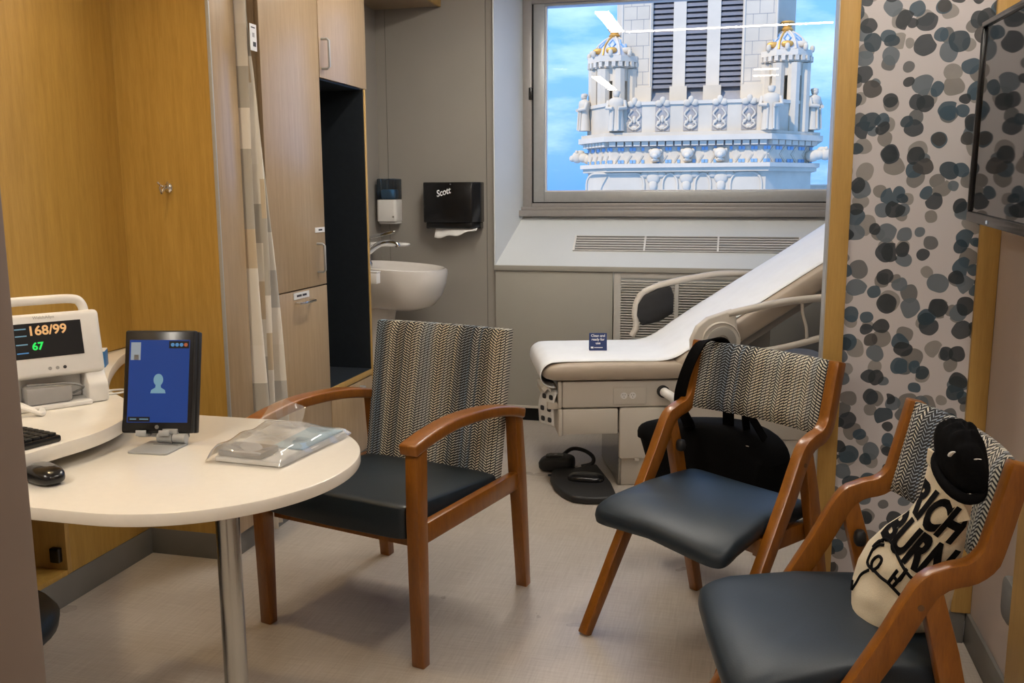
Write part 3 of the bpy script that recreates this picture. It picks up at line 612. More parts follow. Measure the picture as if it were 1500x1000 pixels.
# arm rails: near side traced on the plane beside the cushion
V1 = -.03
def n1(px, py): p = FE.onv(px, py, V1); return (p[0], p[1], p[2])
hub = [n1(*q) for q in ((1012, 520), (1011, 498), (1020, 478), (1036, 465), (1074, 452), (1078, 462), (1083, 512), (1086, 540), (1040, 545))]
g = G(); m_ = len(hub); g.add([(u, y, z) for y in (V1-.012, V1+.028) for u, _, z in hub], [tuple(range(m_)), tuple(range(2*m_-1, m_-1, -1))]+[(i, i+m_, (i+1) % m_+m_, (i+1) % m_) for i in range(m_)])
hb = g.obj('arm_hub', 'exam_shell', et, bevel=.010, seg=3); hcn = n1(1055, 499)
RX = Matrix.Translation(Vector(hcn)) @ Matrix.Rotation(math.radians(90), 4, 'X')
G().lathe([(.088, .010), (.088, .016), (.083, .020), (.080, .016)], 40, RX).obj('hub_ring', 'exam_shell', hb); G().lathe([(.066, .012), (.066, .026), (.06, .029), (.03, .030), (.026, .024), (0, .022)], 40, RX).obj('hub_cap', 'exam_grey', hb)
def rail(n, pts, r, v, mat='exam_shell', par=None): return G().tube(spline([(lambda q: (q[0], v, q[2]))(FE.onv(px, py, v)) for px, py in pts], 5), r, 12).obj(n, mat, par or et)
rail('arm_rail', [(1066, 460), (1100, 452), (1150, 442), (1205, 436), (1250, 434), (1290, 440), (1310, 460), (1300, 480)], .017, V1)
rail('lower_rail', [(1075, 522), (1110, 516), (1160, 506), (1205, 494), (1250, 484), (1300, 480)], .015, V1); rail('rail_strut', [(1175, 445), (1176, 460), (1181, 480), (1182, 502)], .007, V1)
V2 = .675
hub2 = [FE.onv(*q, V2) for q in ((932, 462), (934, 445), (943, 432), (965, 422), (982, 419), (986, 432), (985, 458), (965, 470), (940, 476))]
g = G(); g.add([(u, y, z) for y in (V2-.02, V2+.02) for u, _, z in hub2], [tuple(range(9)), tuple(range(17, 8, -1))]+[(i, i+9, (i+1) % 9+9, (i+1) % 9) for i in range(9)]); h2 = g.obj('arm_pad', 'rubber_black', et, bevel=.006)
rail('arm_rail', [(925, 492), (932, 478), (930, 455), (938, 433), (955, 422), (980, 414), (1020, 406), (1055, 401), (1090, 401), (1130, 402), (1170, 410), (1190, 430), (1165, 450)], .017, V2)
# printed paper strip and tissue hanging out of the end tray
sg = G().grid(10, 4, lambda a, b: (.105-.06*b-.06*math.sin(min(1, a*1.6)*math.pi/2)+.012*max(0, a-.6), .06+.085*b-.01*a, .445+.01*math.sin(a*6)-.20*max(0, a-.22)**1.1)); q = sg.obj('printed_strip', 'label_white', et, smooth=60); q.modifiers.new('t', 'SOLIDIFY').thickness = .001
for i in range(3):
    for j in range(2):
        a = .40+.22*i; b_ = .25+.45*j; c_ = (.105-.06*b_-.06*math.sin(min(1, a*1.6)*math.pi/2)+.012*max(0, a-.6)-.002, .06+.085*b_-.01*a-.0015, .445+.01*math.sin(a*6)-.20*max(0, a-.22)**1.1)
        G().superq((0, 0, 0), (.0012, .014, .012), .6, .7, 12, 6, lambda p, x, y, z: Vector(c_)+Matrix.Rotation(math.radians(35), 3, 'Z') @ p).obj('print_mark', 'ink_dark', q)
G().superq((.03, .20, .46), (.035, .12, .015), .7, .6, 24, 8, lambda p, x, y, z: p+Vector((.008*math.sin(9*y), 0, .008*math.sin(7*x+5*y)))).obj('crumpled_tissue', 'tissue', et, smooth=60)
# tent card on the seat
c0 = onz(863, 513, .6085); c1 = onz(889, 513, .6085); cd = thing('tent_card', 'small navy card reading Clean and ready for use on the exam paper', 'card', ((c0[0]+c1[0])/2, (c0[1]+c1[1])/2, .6078), 12)
M = Matrix.Rotation(math.radians(-12), 4, 'X'); bx('card_front', -.042, .042, -.001, .001, 0, .083, 'card_blue', cd, bevel=0).matrix_local = M
b_ = bx('card_back', -.042, .042, -.001, .001, 0, .083, 'card_blue', cd, bevel=0); b_.matrix_local = Matrix.Translation((0, .0345, 0)) @ Matrix.Rotation(math.radians(12), 4, 'X')
for i, s_ in enumerate(('Clean and', 'ready for', 'use')): text('lettering', s_, .0165, 'ink_white', cd, M @ axes((1, 0, 0), (0, -1, 0), (0, -.0014, .070-.0175*i)), depth=.0004, bold=.0003)
bx('card_logo', -.034, -.022, -.0015, -.001, .010, .018, 'ink_white', cd, bevel=0).matrix_local = M; bx('card_line', -.018, .022, -.0015, -.001, .0125, .0155, 'ink_white', cd, bevel=0).matrix_local = M
# foot controls on the floor
p1_ = thing('foot_control', 'black foot control with a carry loop on floor by exam table', 'foot pedal', (-.85, 4.26, 0))
G().superq((0, 0, .038), (.088, .062, .038), .5, .55, 28, 12, lambda p, x, y, z: p+Vector((0, 0, -.016*max(0, -x) if z > 0 else 0))).obj('pedal_body', 'rubber_black', p1_, smooth=50)
G().superq((-.01, -.005, .070), (.045, .035, .01), .6, .8, 20, 8).obj('pedal_pad', 'plastic_black', p1_); bx('pedal_badge', -.012, .004, -.012, -.004, .077, .0805, 'plastic_grey', p1_)
G().tube(spline([(.01, .05, .05), (.05, .12, .075), (.11, .13, .07), (.165, .08, .055), (.17, .03, .035), (.12, .01, .022)], 6), .010, 8).obj('carry_loop', 'rubber_black', p1_)
G().tube(spline([(.08, .0, .02), (.11, -.03, .008), (.08, -.08, .006), (.02, -.10, .006), (-.02, -.115, .006)], 6), .005, 6).obj('cable', 'rubber_black', p1_)
ol = [onz(*q, 0) for q in ((840, 694), (822, 692), (808, 698), (806, 708), (812, 720), (824, 730), (838, 737), (858, 739.5), (880, 739.5), (905, 738), (895, 715), (874, 688))]
p2_ = thing('foot_control', 'flat black fan-shaped foot control on floor in front of exam table base', 'foot pedal', (-.68, 3.98, 0))
G().prism([(q[0]+.68, q[1]-3.98) for q in ol], 0, .034).obj('pedal_plate', 'rubber_black', p2_, bevel=.012, seg=3)
cxm = sum(q[0] for q in ol)/12+.68; cym = sum(q[1] for q in ol)/12-3.98
G().superq((cxm+.03, cym+.05, .038), (.085, .055, .022), .6, .6, 24, 10).obj('pedal_pad', 'plastic_black', p2_)
# ================================================================== SEATING
def slabq(x0, x1, z0, z1, yf, th, nx=14, nz=10, r=.012):
    g = G(); vs = []
    for back in (0, 1):
        for j in range(nz+1):
            for i in range(nx+1):
                a = i/nx; b = j/nz; x = x0+(x1-x0)*a; z = z0+(z1-z0)*b; ed = min(a*(x1-x0), (1-a)*(x1-x0), b*(z1-z0), (1-b)*(z1-z0)); k_ = 0 if ed > r else r*(1-math.sqrt(max(0, 1-(1-ed/r)**2)))
                vs.append((x, yf(a, b)+k_ if not back else yf(a, b)+th-k_, z))
    n = (nx+1)*(nz+1); fs = []
    for j in range(nz):
        for i in range(nx):
            q = j*(nx+1)+i; fs += [(q, q+1, q+nx+2, q+nx+1), (n+q+nx+1, n+q+nx+2, n+q+1, n+q)]
    bd = [i for i in range(nx+1)]+[j*(nx+1)+nx for j in range(1, nz+1)]+[nz*(nx+1)+i for i in range(nx-1, -1, -1)]+[j*(nx+1) for j in range(nz-1, 0, -1)]
    fs += [(bd[(i+1) % len(bd)], bd[i], bd[i]+n, bd[(i+1) % len(bd)]+n) for i in range(len(bd))]
    return g.add(vs, fs)
# --- guest armchair
ac = thing('armchair', 'wooden guest armchair with tall woven back beside the cream table', 'chair', (-1.1445, 2.3795, 0), -14.5)
for s_ in (-1, 1):
    x = .292*s_
    G().ribbon([(.008, 0), (.006, .3), (.004, .45), (.008, .66)], [.034, .047, .050, .052], x-.021, x+.021).obj('leg', 'cherry', ac, bevel=.004)
    G().ribbon(spline([(.640, 0, 0), (.612, .30, 0), (.597, .43, 0), (.575, .635, 0)], 3) and [(a, b) for a, b, _ in spline([(.640, 0, 0), (.612, .30, 0), (.597, .43, 0), (.575, .635, 0)], 3)], [.034, .038, .044, .048, .052, .054, .055, .053, .050, .048], x-.021, x+.021).obj('leg', 'cherry', ac, bevel=.004)
    G().ribbon([(a, b) for a, b, _ in spline([(-.035, .652, 0), (.06, .670, 0), (.20, .682, 0), (.38, .672, 0), (.52, .648, 0), (.605, .624, 0)], 4)], .034, x-.030, x+.030).obj('arm', 'cherry', ac, bevel=.007, seg=3)
    G().box(x-.014, x+.014, .022, .605, .365, .425).obj('side_rail', 'cherry', ac, bevel=.003)
    for yy in (.008, .640): G().lathe([(.012, -.0005), (.012, .004)], 12, Matrix.Translation((x, yy, 0))).obj('foot_glide', 'rubber_black', ac)
G().box(-.275, .275, .035, .06, .345, .39).obj('front_rail', 'cherry', ac)
def acs(p, x, y, z):
    t = (p.y+.005)/.53; p.z -= .045*max(0, t)-.006*(1-x*x)*max(0, z); p.y += -.010*(1-x*x)*(1 if y < -.5 else 0); return p
G().superq((0, .255, .428), (.268, .272, .052), .16, .10, 60, 14, acs).obj('seat', 'vinyl_black', ac, smooth=50)
slabq(-.265, .272, .385, .902, lambda a, b: .475+.095*b+.02*(1-(2*a-1)**2)*(.3+.7*b)+.015*(1-b)**2*0, .055, 18, 12, .014).obj('backrest', 'weave_a', ac, smooth=50)
# --- two folding-frame side chairs
WF = .50
def side_chair(label, o, deg, fab):
    t = thing('side_chair', label, 'chair', (o[0], o[1], 0), deg, 'bent wood side chairs along the wallpaper')
    path = [(-.265, 0), (-.135, .224), (-.003, .446)]+[(a, b) for a, b, _ in spline([(.040, .52, 0), (.075, .588, 0), (.102, .632, 0), (.138, .652, 0), (.175, .662, 0), (.203, .688, 0), (.217, .735, 0), (.232, .80, 0), (.248, .868, 0)], 3)]
    th = [.030, .040, .046]+[.048]*8+[.044]*8+[.040]*9
    for x in (0, WF):
        G().ribbon(path, th[:len(path)], x-.0175, x+.0175).obj('side_frame', 'cherry', t, bevel=.005, seg=2)
        G().ribbon([(.105, .622), (.140, .50), (.20, .25), (.262, 0)], [.040, .046, .044, .034], x-.0165, x+.0165).obj('rear_leg', 'cherry', t, bevel=.004)
        xi = x+.030 if x == 0 else x-.030
        G().box(xi-.012, xi+.012, -.06, .20, .350, .402).obj('seat_rail', 'cherry', t, bevel=.003)
        G().lathe([(.006, 0), (.006, .002)], 12, Matrix.Translation((x+(.0175 if x else -.0175), .085, .595)) @ Matrix.Rotation(math.radians(90 if x else -90), 4, 'Y')).obj('bolt_cap', 'wood_dark', t)
        for y_, z_ in ((.128, .54), (.205, .40)): G().superq((xi+(-.0 if x else 0), y_, z_), (.016, .014, .02), .7, .7, 12, 6).obj('bracket', 'rubber_black', t)
    for y_ in (-.045, .175): G().box(.022, WF-.022, y_-.012, y_+.012, .355, .392).obj('cross_rail', 'cherry', t, bevel=.003)
    def sd_(p, x, y, z):
        fr = max(0, -(p.y+.02)); p.z -= 1.1*fr*fr*(.55+.45*abs(x)); p.z += .012*(abs(x)**2)*0-.012*(1-x*x)*max(0, z)*.4
        p.x += .028*x*min(1, fr*4.5)*(1 if abs(x) > .05 else 0); p.y -= .016*(1-x*x)*(1 if y < 0 else 0)*abs(y); return p
    G().superq((WF/2, -.022, .432), (.228, .222, .034), .45, .16, 60, 14, sd_).obj('seat', 'vinyl_navy', t, smooth=60)
    slabq(.017, WF-.017, .655, .868, lambda a, b: .180+.045*b+.030*(1-(2*a-1)**2), .036, 18, 8, .014).obj('backrest', fab, t, smooth=50)
    return t
C1 = ((-.273, 2.825), -37.264); C2 = ((.162, 2.200), -79.494)
side_chair('bent wood side chair with a black bag strap over its back', *C1, 'weave_b'); side_chair('bent wood side chair holding a canvas tote bag', *C2, 'weave_c')
# --- black bag hanging behind the first side chair
bgk = thing('shoulder_bag', 'soft black shoulder bag hanging behind a side chair back', 'bag', (C1[0][0], C1[0][1], 0), C1[1])
def bagd(p, x, y, z):
    p.x = -.05+(p.x+.05)*(1+.10*z)+(-.035*max(0, z)*max(0, -x)); p.z += .02*math.sin(3*x)*(z > 0)-.04*(z > .6)*abs(x)**2+.03*(z < -.5)*x; p.y += .012*math.sin(5*x+3*z); return p
G().superq((-.05, .385, .375), (.275, .085, .195), .38, .42, 48, 20, bagd).obj('bag_body', 'cloth_black', bgk, smooth=70)
def strap(path, w, wd_):
    g = G(); P = spline(path, 6); vs = []
    for i, p in enumerate(P):
        a = Vector(P[max(0, i-1)]); b = Vector(P[min(len(P)-1, i+1)]); t = (b-a).normalized(); s_ = Vector(wd_); s_ = (s_-t*s_.dot(t)).normalized()*w/2; n = t.cross(s_).normalized()*.0025; p = Vector(p)
        vs += [p-s_-n, p+s_-n, p+s_+n, p-s_+n]
    m = len(P); return g.add(vs, [(i*4+j, i*4+(j+1) % 4, i*4+4+(j+1) % 4, i*4+4+j) for i in range(m-1) for j in range(4)]+[(0, 1, 2, 3), ((m-1)*4+3, (m-1)*4+2, (m-1)*4+1, (m-1)*4)])
strap([(-.11, .33, .54), (-.045, .25, .58), (-.028, .185, .66), (.002, .165, .745), (.032, .178, .835), (.055, .205, .876), (.075, .265, .872), (.08, .29, .80), (.06, .33, .57)], .040, (1, .1, .3)).obj('strap', 'cloth_black', bgk, smooth=60)
strap([(.115, .36, .55), (.135, .32, .62), (.15, .305, .645), (.165, .32, .62), (.185, .36, .55)], .03, (0, 1, 0)).obj('grab_handle', 'cloth_black', bgk, smooth=60)
bx('zip_pull', .16, .172, .294, .298, .535, .538, 'chrome', bgk, bevel=0)
# --- canvas tote on the second side chair
F2 = Frame(*C2)
rows = [((1250, 911), .055, (1378, 922), .195), ((1247, 893), .055, (1388, 905), .195), ((1247, 870), .06, (1394, 880), .195), ((1249, 845), .07, (1402, 850), .19), ((1257, 818), .08, (1408, 825), .185), ((1272, 792), .095, (1413, 800), .182), ((1298, 768), .11, (1416, 778), .18), ((1330, 748), .125, (1419, 765), .18), ((1346, 728), .135, (1422, 752), .18), ((1353, 705), .142, (1424, 742), .18), ((1358, 685), .146, (1418, 722), .178), ((1364, 667), .148, (1402, 700), .174)]
LR = [(F2.onv(*a, va), F2.onv(*b, vb)) for a, va, b, vb in rows]
thk = [.050, .066, .072, .072, .068, .060, .052, .044, .036, .030, .026, .022]
def tote_pt(h, t, side):          # h row parameter, t across; side +1 front
    i = min(len(rows)-2, max(0, int(h))); f_ = h-i; Lp = LR[i][0]*(1-f_)+LR[i+1][0]*f_; Rp = LR[i][1]*(1-f_)+LR[i+1][1]*f_; th_ = thk[i]*(1-f_)+thk[i+1]*f_
    c_ = Lp+(Rp-Lp)*t; w_ = abs(math.sin(math.pi*min(1, max(0, t))))**.65; n_ = np.array([.82, -.50, .12]); k_ = 1 if side > 0 else -.45
    wr = (.005*math.sin(7*t+1.9*h)*math.sin(1.3*h+.5)+.004*abs(math.sin(5*t-1.1*h))*(1 if side > 0 else .5)) if 0 < h < len(rows)-1 else 0
    return c_+n_*(th_*w_*k_+wr*w_)
tb = thing('tote_bag', 'cream canvas tote bag printed with black letters and a hand', 'bag', (C2[0][0], C2[0][1], 0), C2[1])
g = G(); NT_ = 26; NH = 33; hs = [i/NH*(len(rows)-1) for i in range(NH+1)]; vs = []
for h_ in hs:
    vs += [tote_pt(h_, t/NT_, 1) for t in range(NT_)]+[tote_pt(h_, 1-t/NT_, -1) for t in range(NT_)]
n2 = 2*NT_; zmin = .447
vs = [(p[0], p[1], max(p[2], zmin)) for p in vs]
g.add(vs, [(i*n2+j, i*n2+(j+1) % n2, (i+1)*n2+(j+1) % n2, (i+1)*n2+j) for i in range(NH) for j in range(n2)]+[tuple(range(n2-1, -1, -1))]).obj('bag_body', 'canvas', tb, smooth=70)
def tote_px(px, py, off=.003):    # print position on the bag front
    best = None
    for q in range(0, (len(rows)-1)*8+1):
        h_ = q/8; i = min(len(rows)-2, int(h_)); f_ = h_-i
        xl = rows[i][0][0]*(1-f_)+rows[i+1][0][0]*f_; yl = rows[i][0][1]*(1-f_)+rows[i+1][0][1]*f_; xr = rows[i][2][0]*(1-f_)+rows[i+1][2][0]*f_; yr = rows[i][2][1]*(1-f_)+rows[i+1][2][1]*f_
        t = min(.985, max(.015, (px-xl)/(xr-xl))); e_ = abs(yl+(yr-yl)*t-py)
        if best is None or e_ < best[0]: best = (e_, h_, t)
    h0 = best[1]
    for q in range(-16, 17):
        h_ = min(len(rows)-1, max(0, h0+q/64)); i = min(len(rows)-2, int(h_)); f_ = h_-i
        xl = rows[i][0][0]*(1-f_)+rows[i+1][0][0]*f_; yl = rows[i][0][1]*(1-f_)+rows[i+1][0][1]*f_; xr = rows[i][2][0]*(1-f_)+rows[i+1][2][0]*f_; yr = rows[i][2][1]*(1-f_)+rows[i+1][2][1]*f_
        t = min(.985, max(.015, (px-xl)/(xr-xl))); e_ = abs(yl+(yr-yl)*t-py)
        if e_ < best[0]: best = (e_, h_, t)
    _, h_, t = best; return Vector(tote_pt(h_, t, 1)+np.array([.82, -.5, .12])*off)
ca, sa = math.cos(math.radians(38)), math.sin(math.radians(38))
def tfn(P0): return lambda p: tote_px(P0[0]+p.x*ca+p.y*sa, P0[1]+p.x*sa-p.y*ca, .0035 if p.z > 0 else .001)
text('lettering', 'RICH', 62, 'ink_black', tb, None, depth=1, sx=.66, bold=3.0, fn=tfn((1376, 748)), cut=5)
text('lettering', 'BURN', 64, 'ink_black', tb, None, depth=1, sx=.66, bold=3.0, fn=tfn((1350, 794)), cut=5)
hand = [[(1285, 805), (1292, 793), (1306, 784), (1318, 788), (1328, 802), (1340, 820), (1352, 836), (1368, 852)], [(1296, 828), (1306, 835), (1318, 842), (1330, 855), (1342, 872)], [(1285, 805), (1281, 818), (1290, 826), (1300, 822), (1306, 812), (1299, 807), (1290, 815), (1290, 826), (1296, 828)], [(1288, 800), (1297, 793), (1306, 792)], [(1287, 796), (1296, 788), (1304, 787)], [(1284, 828), (1270, 836), (1262, 848), (1252, 860)], [(1252, 848), (1250, 862)], [(1327, 832), (1334, 838), (1345, 822)], [(1318, 842), (1332, 824)], [(1326, 846), (1340, 830)]]
for ln in hand: G().tube([tote_px(x, y, .0015) for x, y, _ in spline([(x, y, 0) for x, y in ln], 5)], .0036, 6).obj('hand_line', 'ink_black', tb)
strap([tuple(tote_pt(10.8, .25, 1)), tuple(tote_pt(10.9, .4, 1)+np.array([.02, -.03, .03])), tuple(tote_pt(10.9, .65, 1)+np.array([.03, -.01, .0])), tuple(tote_pt(9.5, .9, 1)+np.array([.01, 0, -.04]))], .024, (0, 0, 1)).obj('carry_strap', 'canvas', tb, smooth=60)
cpz = F2.onv(1407, 668, .150); cp = thing('knit_hat', 'black knit hat stuffed in the mouth of the tote bag', 'hat', tuple(F2.w(cpz[0], cpz[1], 0)[:2])+(cpz[2]-.03,), C2[1])
def capd(p, x, y, z): return p+Vector((.007*math.sin(3*y+2*z), .005*math.sin(3*x+2*z), .008*math.sin(2*x+1)))
G().superq((0, 0, .03), (.056, .034, .048), .72, .8, 40, 20, lambda p, x, y, z: capd(p, x, y, z)+Vector((0, 0, -.55*p.x+.004*math.sin(14*x+5*z)))).obj('hat_body', 'cloth_black', cp, smooth=70)
G().tube([(.054*math.cos(a_), .036*math.sin(a_), -.004-.55*.054*math.cos(a_)) for a_ in [2*math.pi*i/28 for i in range(28)]], .010, 8, closed=True).obj('hat_cuff', 'cloth_black', cp, smooth=70)
pz = F2.onv(1394, 663, .10)
for px_, py_, s_ in ((1393, 664, 1.0), (1431, 672, .45)):
    q_ = F2.onv(px_, py_, .105); G().superq((q_[0]-cpz[0], q_[1]-cpz[1], q_[2]-cpz[2]+.03), (.0045*s_, .003, .0075*s_), .6, .5, 10, 6, lambda p, x, y, z: p+Vector((.010*z+.004*z*z, 0, 0))).obj('hat_mark', 'label_white', cp)
# --- stool half hidden by the door frame
st = thing('rolling_stool', 'grey rolling stool tucked under the desk behind the door frame', 'stool', (-1.665, 1.535, 0))
G().lathe([(.0, .345), (.18, .35), (.205, .37), (.21, .395), (.195, .415), (.12, .425), (0, .427)], 40).obj('seat', 'vinyl_navy', st, smooth=50); G().lathe([(.11, .325), (.11, .347)], 24).obj('seat_plate', 'rubber_black', st); G().lathe([(.028, .07), (.028, .2), (.02, .2), (.02, .325)], 20).obj('column', 'steel', st)
G().tube([(.05, -.02, .33), (.17, -.07, .318), (.20, -.085, .30)], .008, 8).obj('height_lever', 'rubber_black', st)
for q in range(5):
    a = math.radians(72*q+20); c_, s_ = math.cos(a), math.sin(a); G().tube([(.02*c_, .02*s_, .085), (.24*c_, .24*s_, .068)], [.02, .013], 8).obj('base_spoke', 'rubber_black', st)
    G().lathe([(.026, -.012), (.026, .012)], 16, Matrix.Translation((.24*c_, .24*s_, .026)) @ Matrix.Rotation(a+math.pi/2, 4, 'Z') @ Matrix.Rotation(math.pi/2, 4, 'X')).obj('caster', 'rubber_black', st); G().tube([(.24*c_, .24*s_, .03), (.24*c_, .24*s_, .07)], .007, 6).obj('caster_stem', 'steel', st)
# ================================================================== THINGS ON THE COUNTER AND TABLE
vm = thing('vital_signs_monitor', 'white vital signs monitor with carry handle showing 168/99', 'monitor', (-1.772, 1.995, .80), 54)
TL = Matrix.Translation((0, 0, .072)) @ Matrix.Rotation(math.radians(-11), 4, 'X')
def mb(n, x0, x1, y0, y1, z0, z1, m, par=None, bevel=.0, M=TL, **k):
    o = bx(n, x0, x1, y0, y1, z0, z1, m, par or vm, bevel=bevel, **k)
    if par is None and M is not None: o.matrix_local = M
    return o
case = mb('case', -.137, .137, -.045, .045, 0, .168, 'plastic_white', bevel=.012, seg=3)
mb('screen', -.115, .088, -.0465, -.044, .052, .143, 'screen_dark', case)
text('reading', '168/99', .034, 'glow_orange', case, axes((1, 0, 0), (0, -1, 0), (.005, -.0468, .122)), bold=.0008); text('reading', '67', .027, 'glow_green', case, axes((1, 0, 0), (0, -1, 0), (-.022, -.0468, .082)), bold=.0008)
for z_, m_ in ((.128, 'glow_grey'), (.110, 'glow_grey'), (.088, 'glow_grey'), (.066, 'glow_blue')): mb('screen_bar', -.072, -.045, -.0472, -.0466, z_, z_+.003, m_, case)
text('lettering', 'WelchAllyn', .011, 'plastic_grey', case, axes((1, 0, 0), (0, -1, 0), (.0, -.0454, .156)))
for i, x_ in enumerate((.0, .018, .036)): G().lathe([(.0045, 0), (.0045, .001)], 12, Matrix.Translation((x_, -.0455, .022)) @ Matrix.Rotation(math.radians(90), 4, 'X')).obj('status_icon', ('plastic_grey', 'plastic_grey', 'ink_dark')[i], case)
G().tube(spline([(-.118, 0, .160), (-.112, 0, .188), (-.09, 0, .203), (0, 0, .205), (.085, 0, .203), (.107, 0, .188), (.112, 0, .160)], 5), .0125, 12).obj('handle', 'plastic_white', vm).matrix_local = TL
g = G(); g.prism([(-.06, 0), (.07, 0), (.07, .03), (.05, .085), (-.03, .085), (-.06, .05)], .085, .137, Matrix(((0, 0, 1, 0), (1, 0, 0, 0), (0, 1, 0, 0), (0, 0, 0, 1)))); g.obj('foot', 'plastic_white', vm, bevel=.008)
g = G(); g.prism([(-.06, 0), (.07, 0), (.07, .03), (.05, .085), (-.03, .085), (-.06, .05)], -.137, -.10, Matrix(((0, 0, 1, 0), (1, 0, 0, 0), (0, 1, 0, 0), (0, 0, 0, 1)))); g.obj('foot', 'plastic_white', vm, bevel=.008)
bx('base_tray', -.11, .09, -.075, .06, 0, .012, 'plastic_white', vm, bevel=.004); bx('battery_pack', -.065, .045, -.062, .0, .012, .058, 'plastic_grey', vm, bevel=.008); bx('rear_housing', -.10, .085, .005, .06, .012, .085, 'plastic_white', vm, bevel=.006)
G().tube(spline([(-.06, -.05, .066), (0, -.062, .064), (.04, -.06, .06), (.075, -.05, .045), (.05, -.04, .03)], 5), .003, 6).obj('sensor_lead', 'plastic_midgrey', vm)
cb_ = thing('cuff_hose', 'pale coiled hose lying in front of the vital signs monitor', 'hose', (-1.695, 1.845, .80))
for i in range(3): G().tube(spline([(-.16, -.10+.008*i, .03+.006*i), (-.09, -.02+.006*i, .04+.004*i), (-.03, .02+.006*i, .018), (.005-.008*i, .03, .0065), (-.04, .075, .0065), (-.11, .06, .0065)], 6), .0055, 8).obj('hose_turn', 'plastic_white', cb_)
q = onz(166, 577, .80); lp = thing('cable_loop', 'thin white cable loop beside the vital signs monitor foot', 'cable', (q[0], q[1], .80)); G().tube(spline([(-.03, -.02, .003), (0, -.012, .003), (.02, .02, .003), (.0, .045, .003), (-.03, .03, .003), (-.035, .0, .003)], 5), .003, 6).obj('loop', 'plastic_white', lp)
q = onz(150, 538, .80); bb = thing('blue_box', 'small blue carton standing behind the vital signs monitor', 'box', (q[0]-.01, q[1]+.01, .80), 30); bx('carton', -.03, .014, -.02, .05, 0, .052, 'box_blue', bb, bevel=.002); bx('carton_flap', -.03, .014, -.02, .05, .052, .0545, 'plastic_white', bb)
# keyboard and mouse
kb = thing('keyboard', 'black computer keyboard at the counter edge', 'keyboard', (-1.474, 1.688, .80), -104.5)
G().prism([(0, 0), (.40, 0), (.40, -.135), (0, -.135)], 0, .016).obj('keyboard_base', 'plastic_black', kb, bevel=.005)
km = G().box(-.008, .008, -.008, .008, 0, .006).mesh('key', 'rubber_black', bevel=.0018)
for r_ in range(6):
    for c_ in range(20): link('key', km, kb, (.0145+.0195*c_, -.0165-.0203*r_, .0155))
ms = thing('computer_mouse', 'glossy black computer mouse with grey top on the cream table', 'mouse', (-1.437, 1.583, .74), -20)
G().superq((0, 0, .016), (.056, .031, .0165), .75, .75, 32, 14, lambda p, x, y, z: p+Vector((0, 0, .006*(1-x*x) if z > 0 else 0))).obj('mouse_body', 'plastic_black', ms, smooth=60)
G().superq((-.008, .006, .030), (.036, .02, .0095), .8, .8, 24, 10).obj('mouse_top', 'plastic_midgrey', ms, smooth=60)
G().tube([(.036, -.012, .0285), (.040, .002, .0295), (.036, .012, .0285)], .002, 6).obj('mouse_mark', 'label_white', ms)
# tablet on its stand
ts = thing('tablet_stand', 'silver folding tablet stand on the cream table', 'stand', (-1.357, 1.868, .74), 4)
G().prism(rrect(-.052, .052, -.052, .052, .008), 0, .005).obj('stand_base', 'alu', ts, bevel=.0015); bx('cable_slot', -.025, .04, .018, .023, .0048, .0056, 'plastic_midgrey', ts, bevel=0)
G().tube([(-.022, .040, .017), (.052, .040, .017)], .012, 18).obj('hinge', 'alu', ts); bx('hinge_gap', .018, .020, .0275, .0525, .0045, .0295, 'plastic_midgrey', ts, bevel=0); bx('arm', -.01, .03, .036, .046, .02, .040, 'alu', ts, bevel=.002)
T0 = ony(231, 633, 1.905); tabM = Matrix.Translation((T0[0], T0[1], T0[2])) @ Matrix.Rotation(math.radians(12), 4, 'Z') @ Matrix.Rotation(math.radians(-14), 4, 'X')
tw = ts.matrix_world.copy() if False else Matrix.Translation((-1.357, 1.868, .74)) @ Matrix.Rotation(math.radians(4), 4, 'Z')
hd = tw.inverted() @ tabM
bx('head_plate', -.055, .075, .0125, .017, -.012, .07, 'alu', ts, bevel=.002).matrix_local = hd
for x_ in (-.035, .022): 
    l_ = bx('lip', x_-.013, x_+.013, -.016, .016, -.009, -.003, 'alu', ts, bevel=.0015); l_.matrix_local = hd; bx('lip_edge', x_-.013, x_+.013, -.018, -.014, -.009, .005, 'alu', l_, bevel=.0012)
tbt = thing('tablet', 'black-cased tablet on a stand showing a blue call screen', 'tablet'); tbt.matrix_world = tabM
bx('case', -.089, .089, -.004, .012, -.002, .252, 'rubber_black', tbt, bevel=.005, seg=3); bx('glass', -.085, .085, -.0062, -.0035, .002, .248, 'plastic_black', tbt, bevel=.001)
scr = bx('screen', -.0755, .0755, -.0068, -.006, .024, .228, 'screen_blue', tbt, bevel=0); bx('flip_cover', .055, .093, .012, .030, -.002, .250, 'rubber_black', tbt, bevel=.004)
YS = -.0070
def sb(n, x0, x1, z0, z1, m, d=0): return bx(n, x0, x1, YS-.0004-d, YS, z0, z1, m, scr, bevel=0)
sb('preview', -.0715, -.047, .178, .222, 'glow_white'); sb('preview_figure', -.063, -.051, .178, .191, 'plastic_midgrey', .0003); sb('button_bar', .024, .074, .207, .225, 'screen_dark'); sb('name_bar', -.0735, -.018, .0255, .038, 'screen_dark'); sb('name_text', -.068, -.052, .031, .0335, 'glow_grey', .0003); sb('name_text', -.044, -.022, .031, .0335, 'glow_grey', .0003)
RXm = Matrix.Rotation(math.radians(90), 4, 'X')
for i, x_ in enumerate((.033, .044, .055, .066)): G().lathe([(.0046, 0), (.0046, .0007)], 14, Matrix.Translation((x_, YS-.0003, .216)) @ RXm).obj('call_button', 'glow_red' if i == 3 else 'glow_blue', scr)
G().lathe([(.012, 0), (.012, .0006)], 24, Matrix.Translation((0, YS, .129)) @ RXm @ Matrix.Scale(1.25, 4, (0, 1, 0))).obj('avatar_head', 'glow_grey', scr)
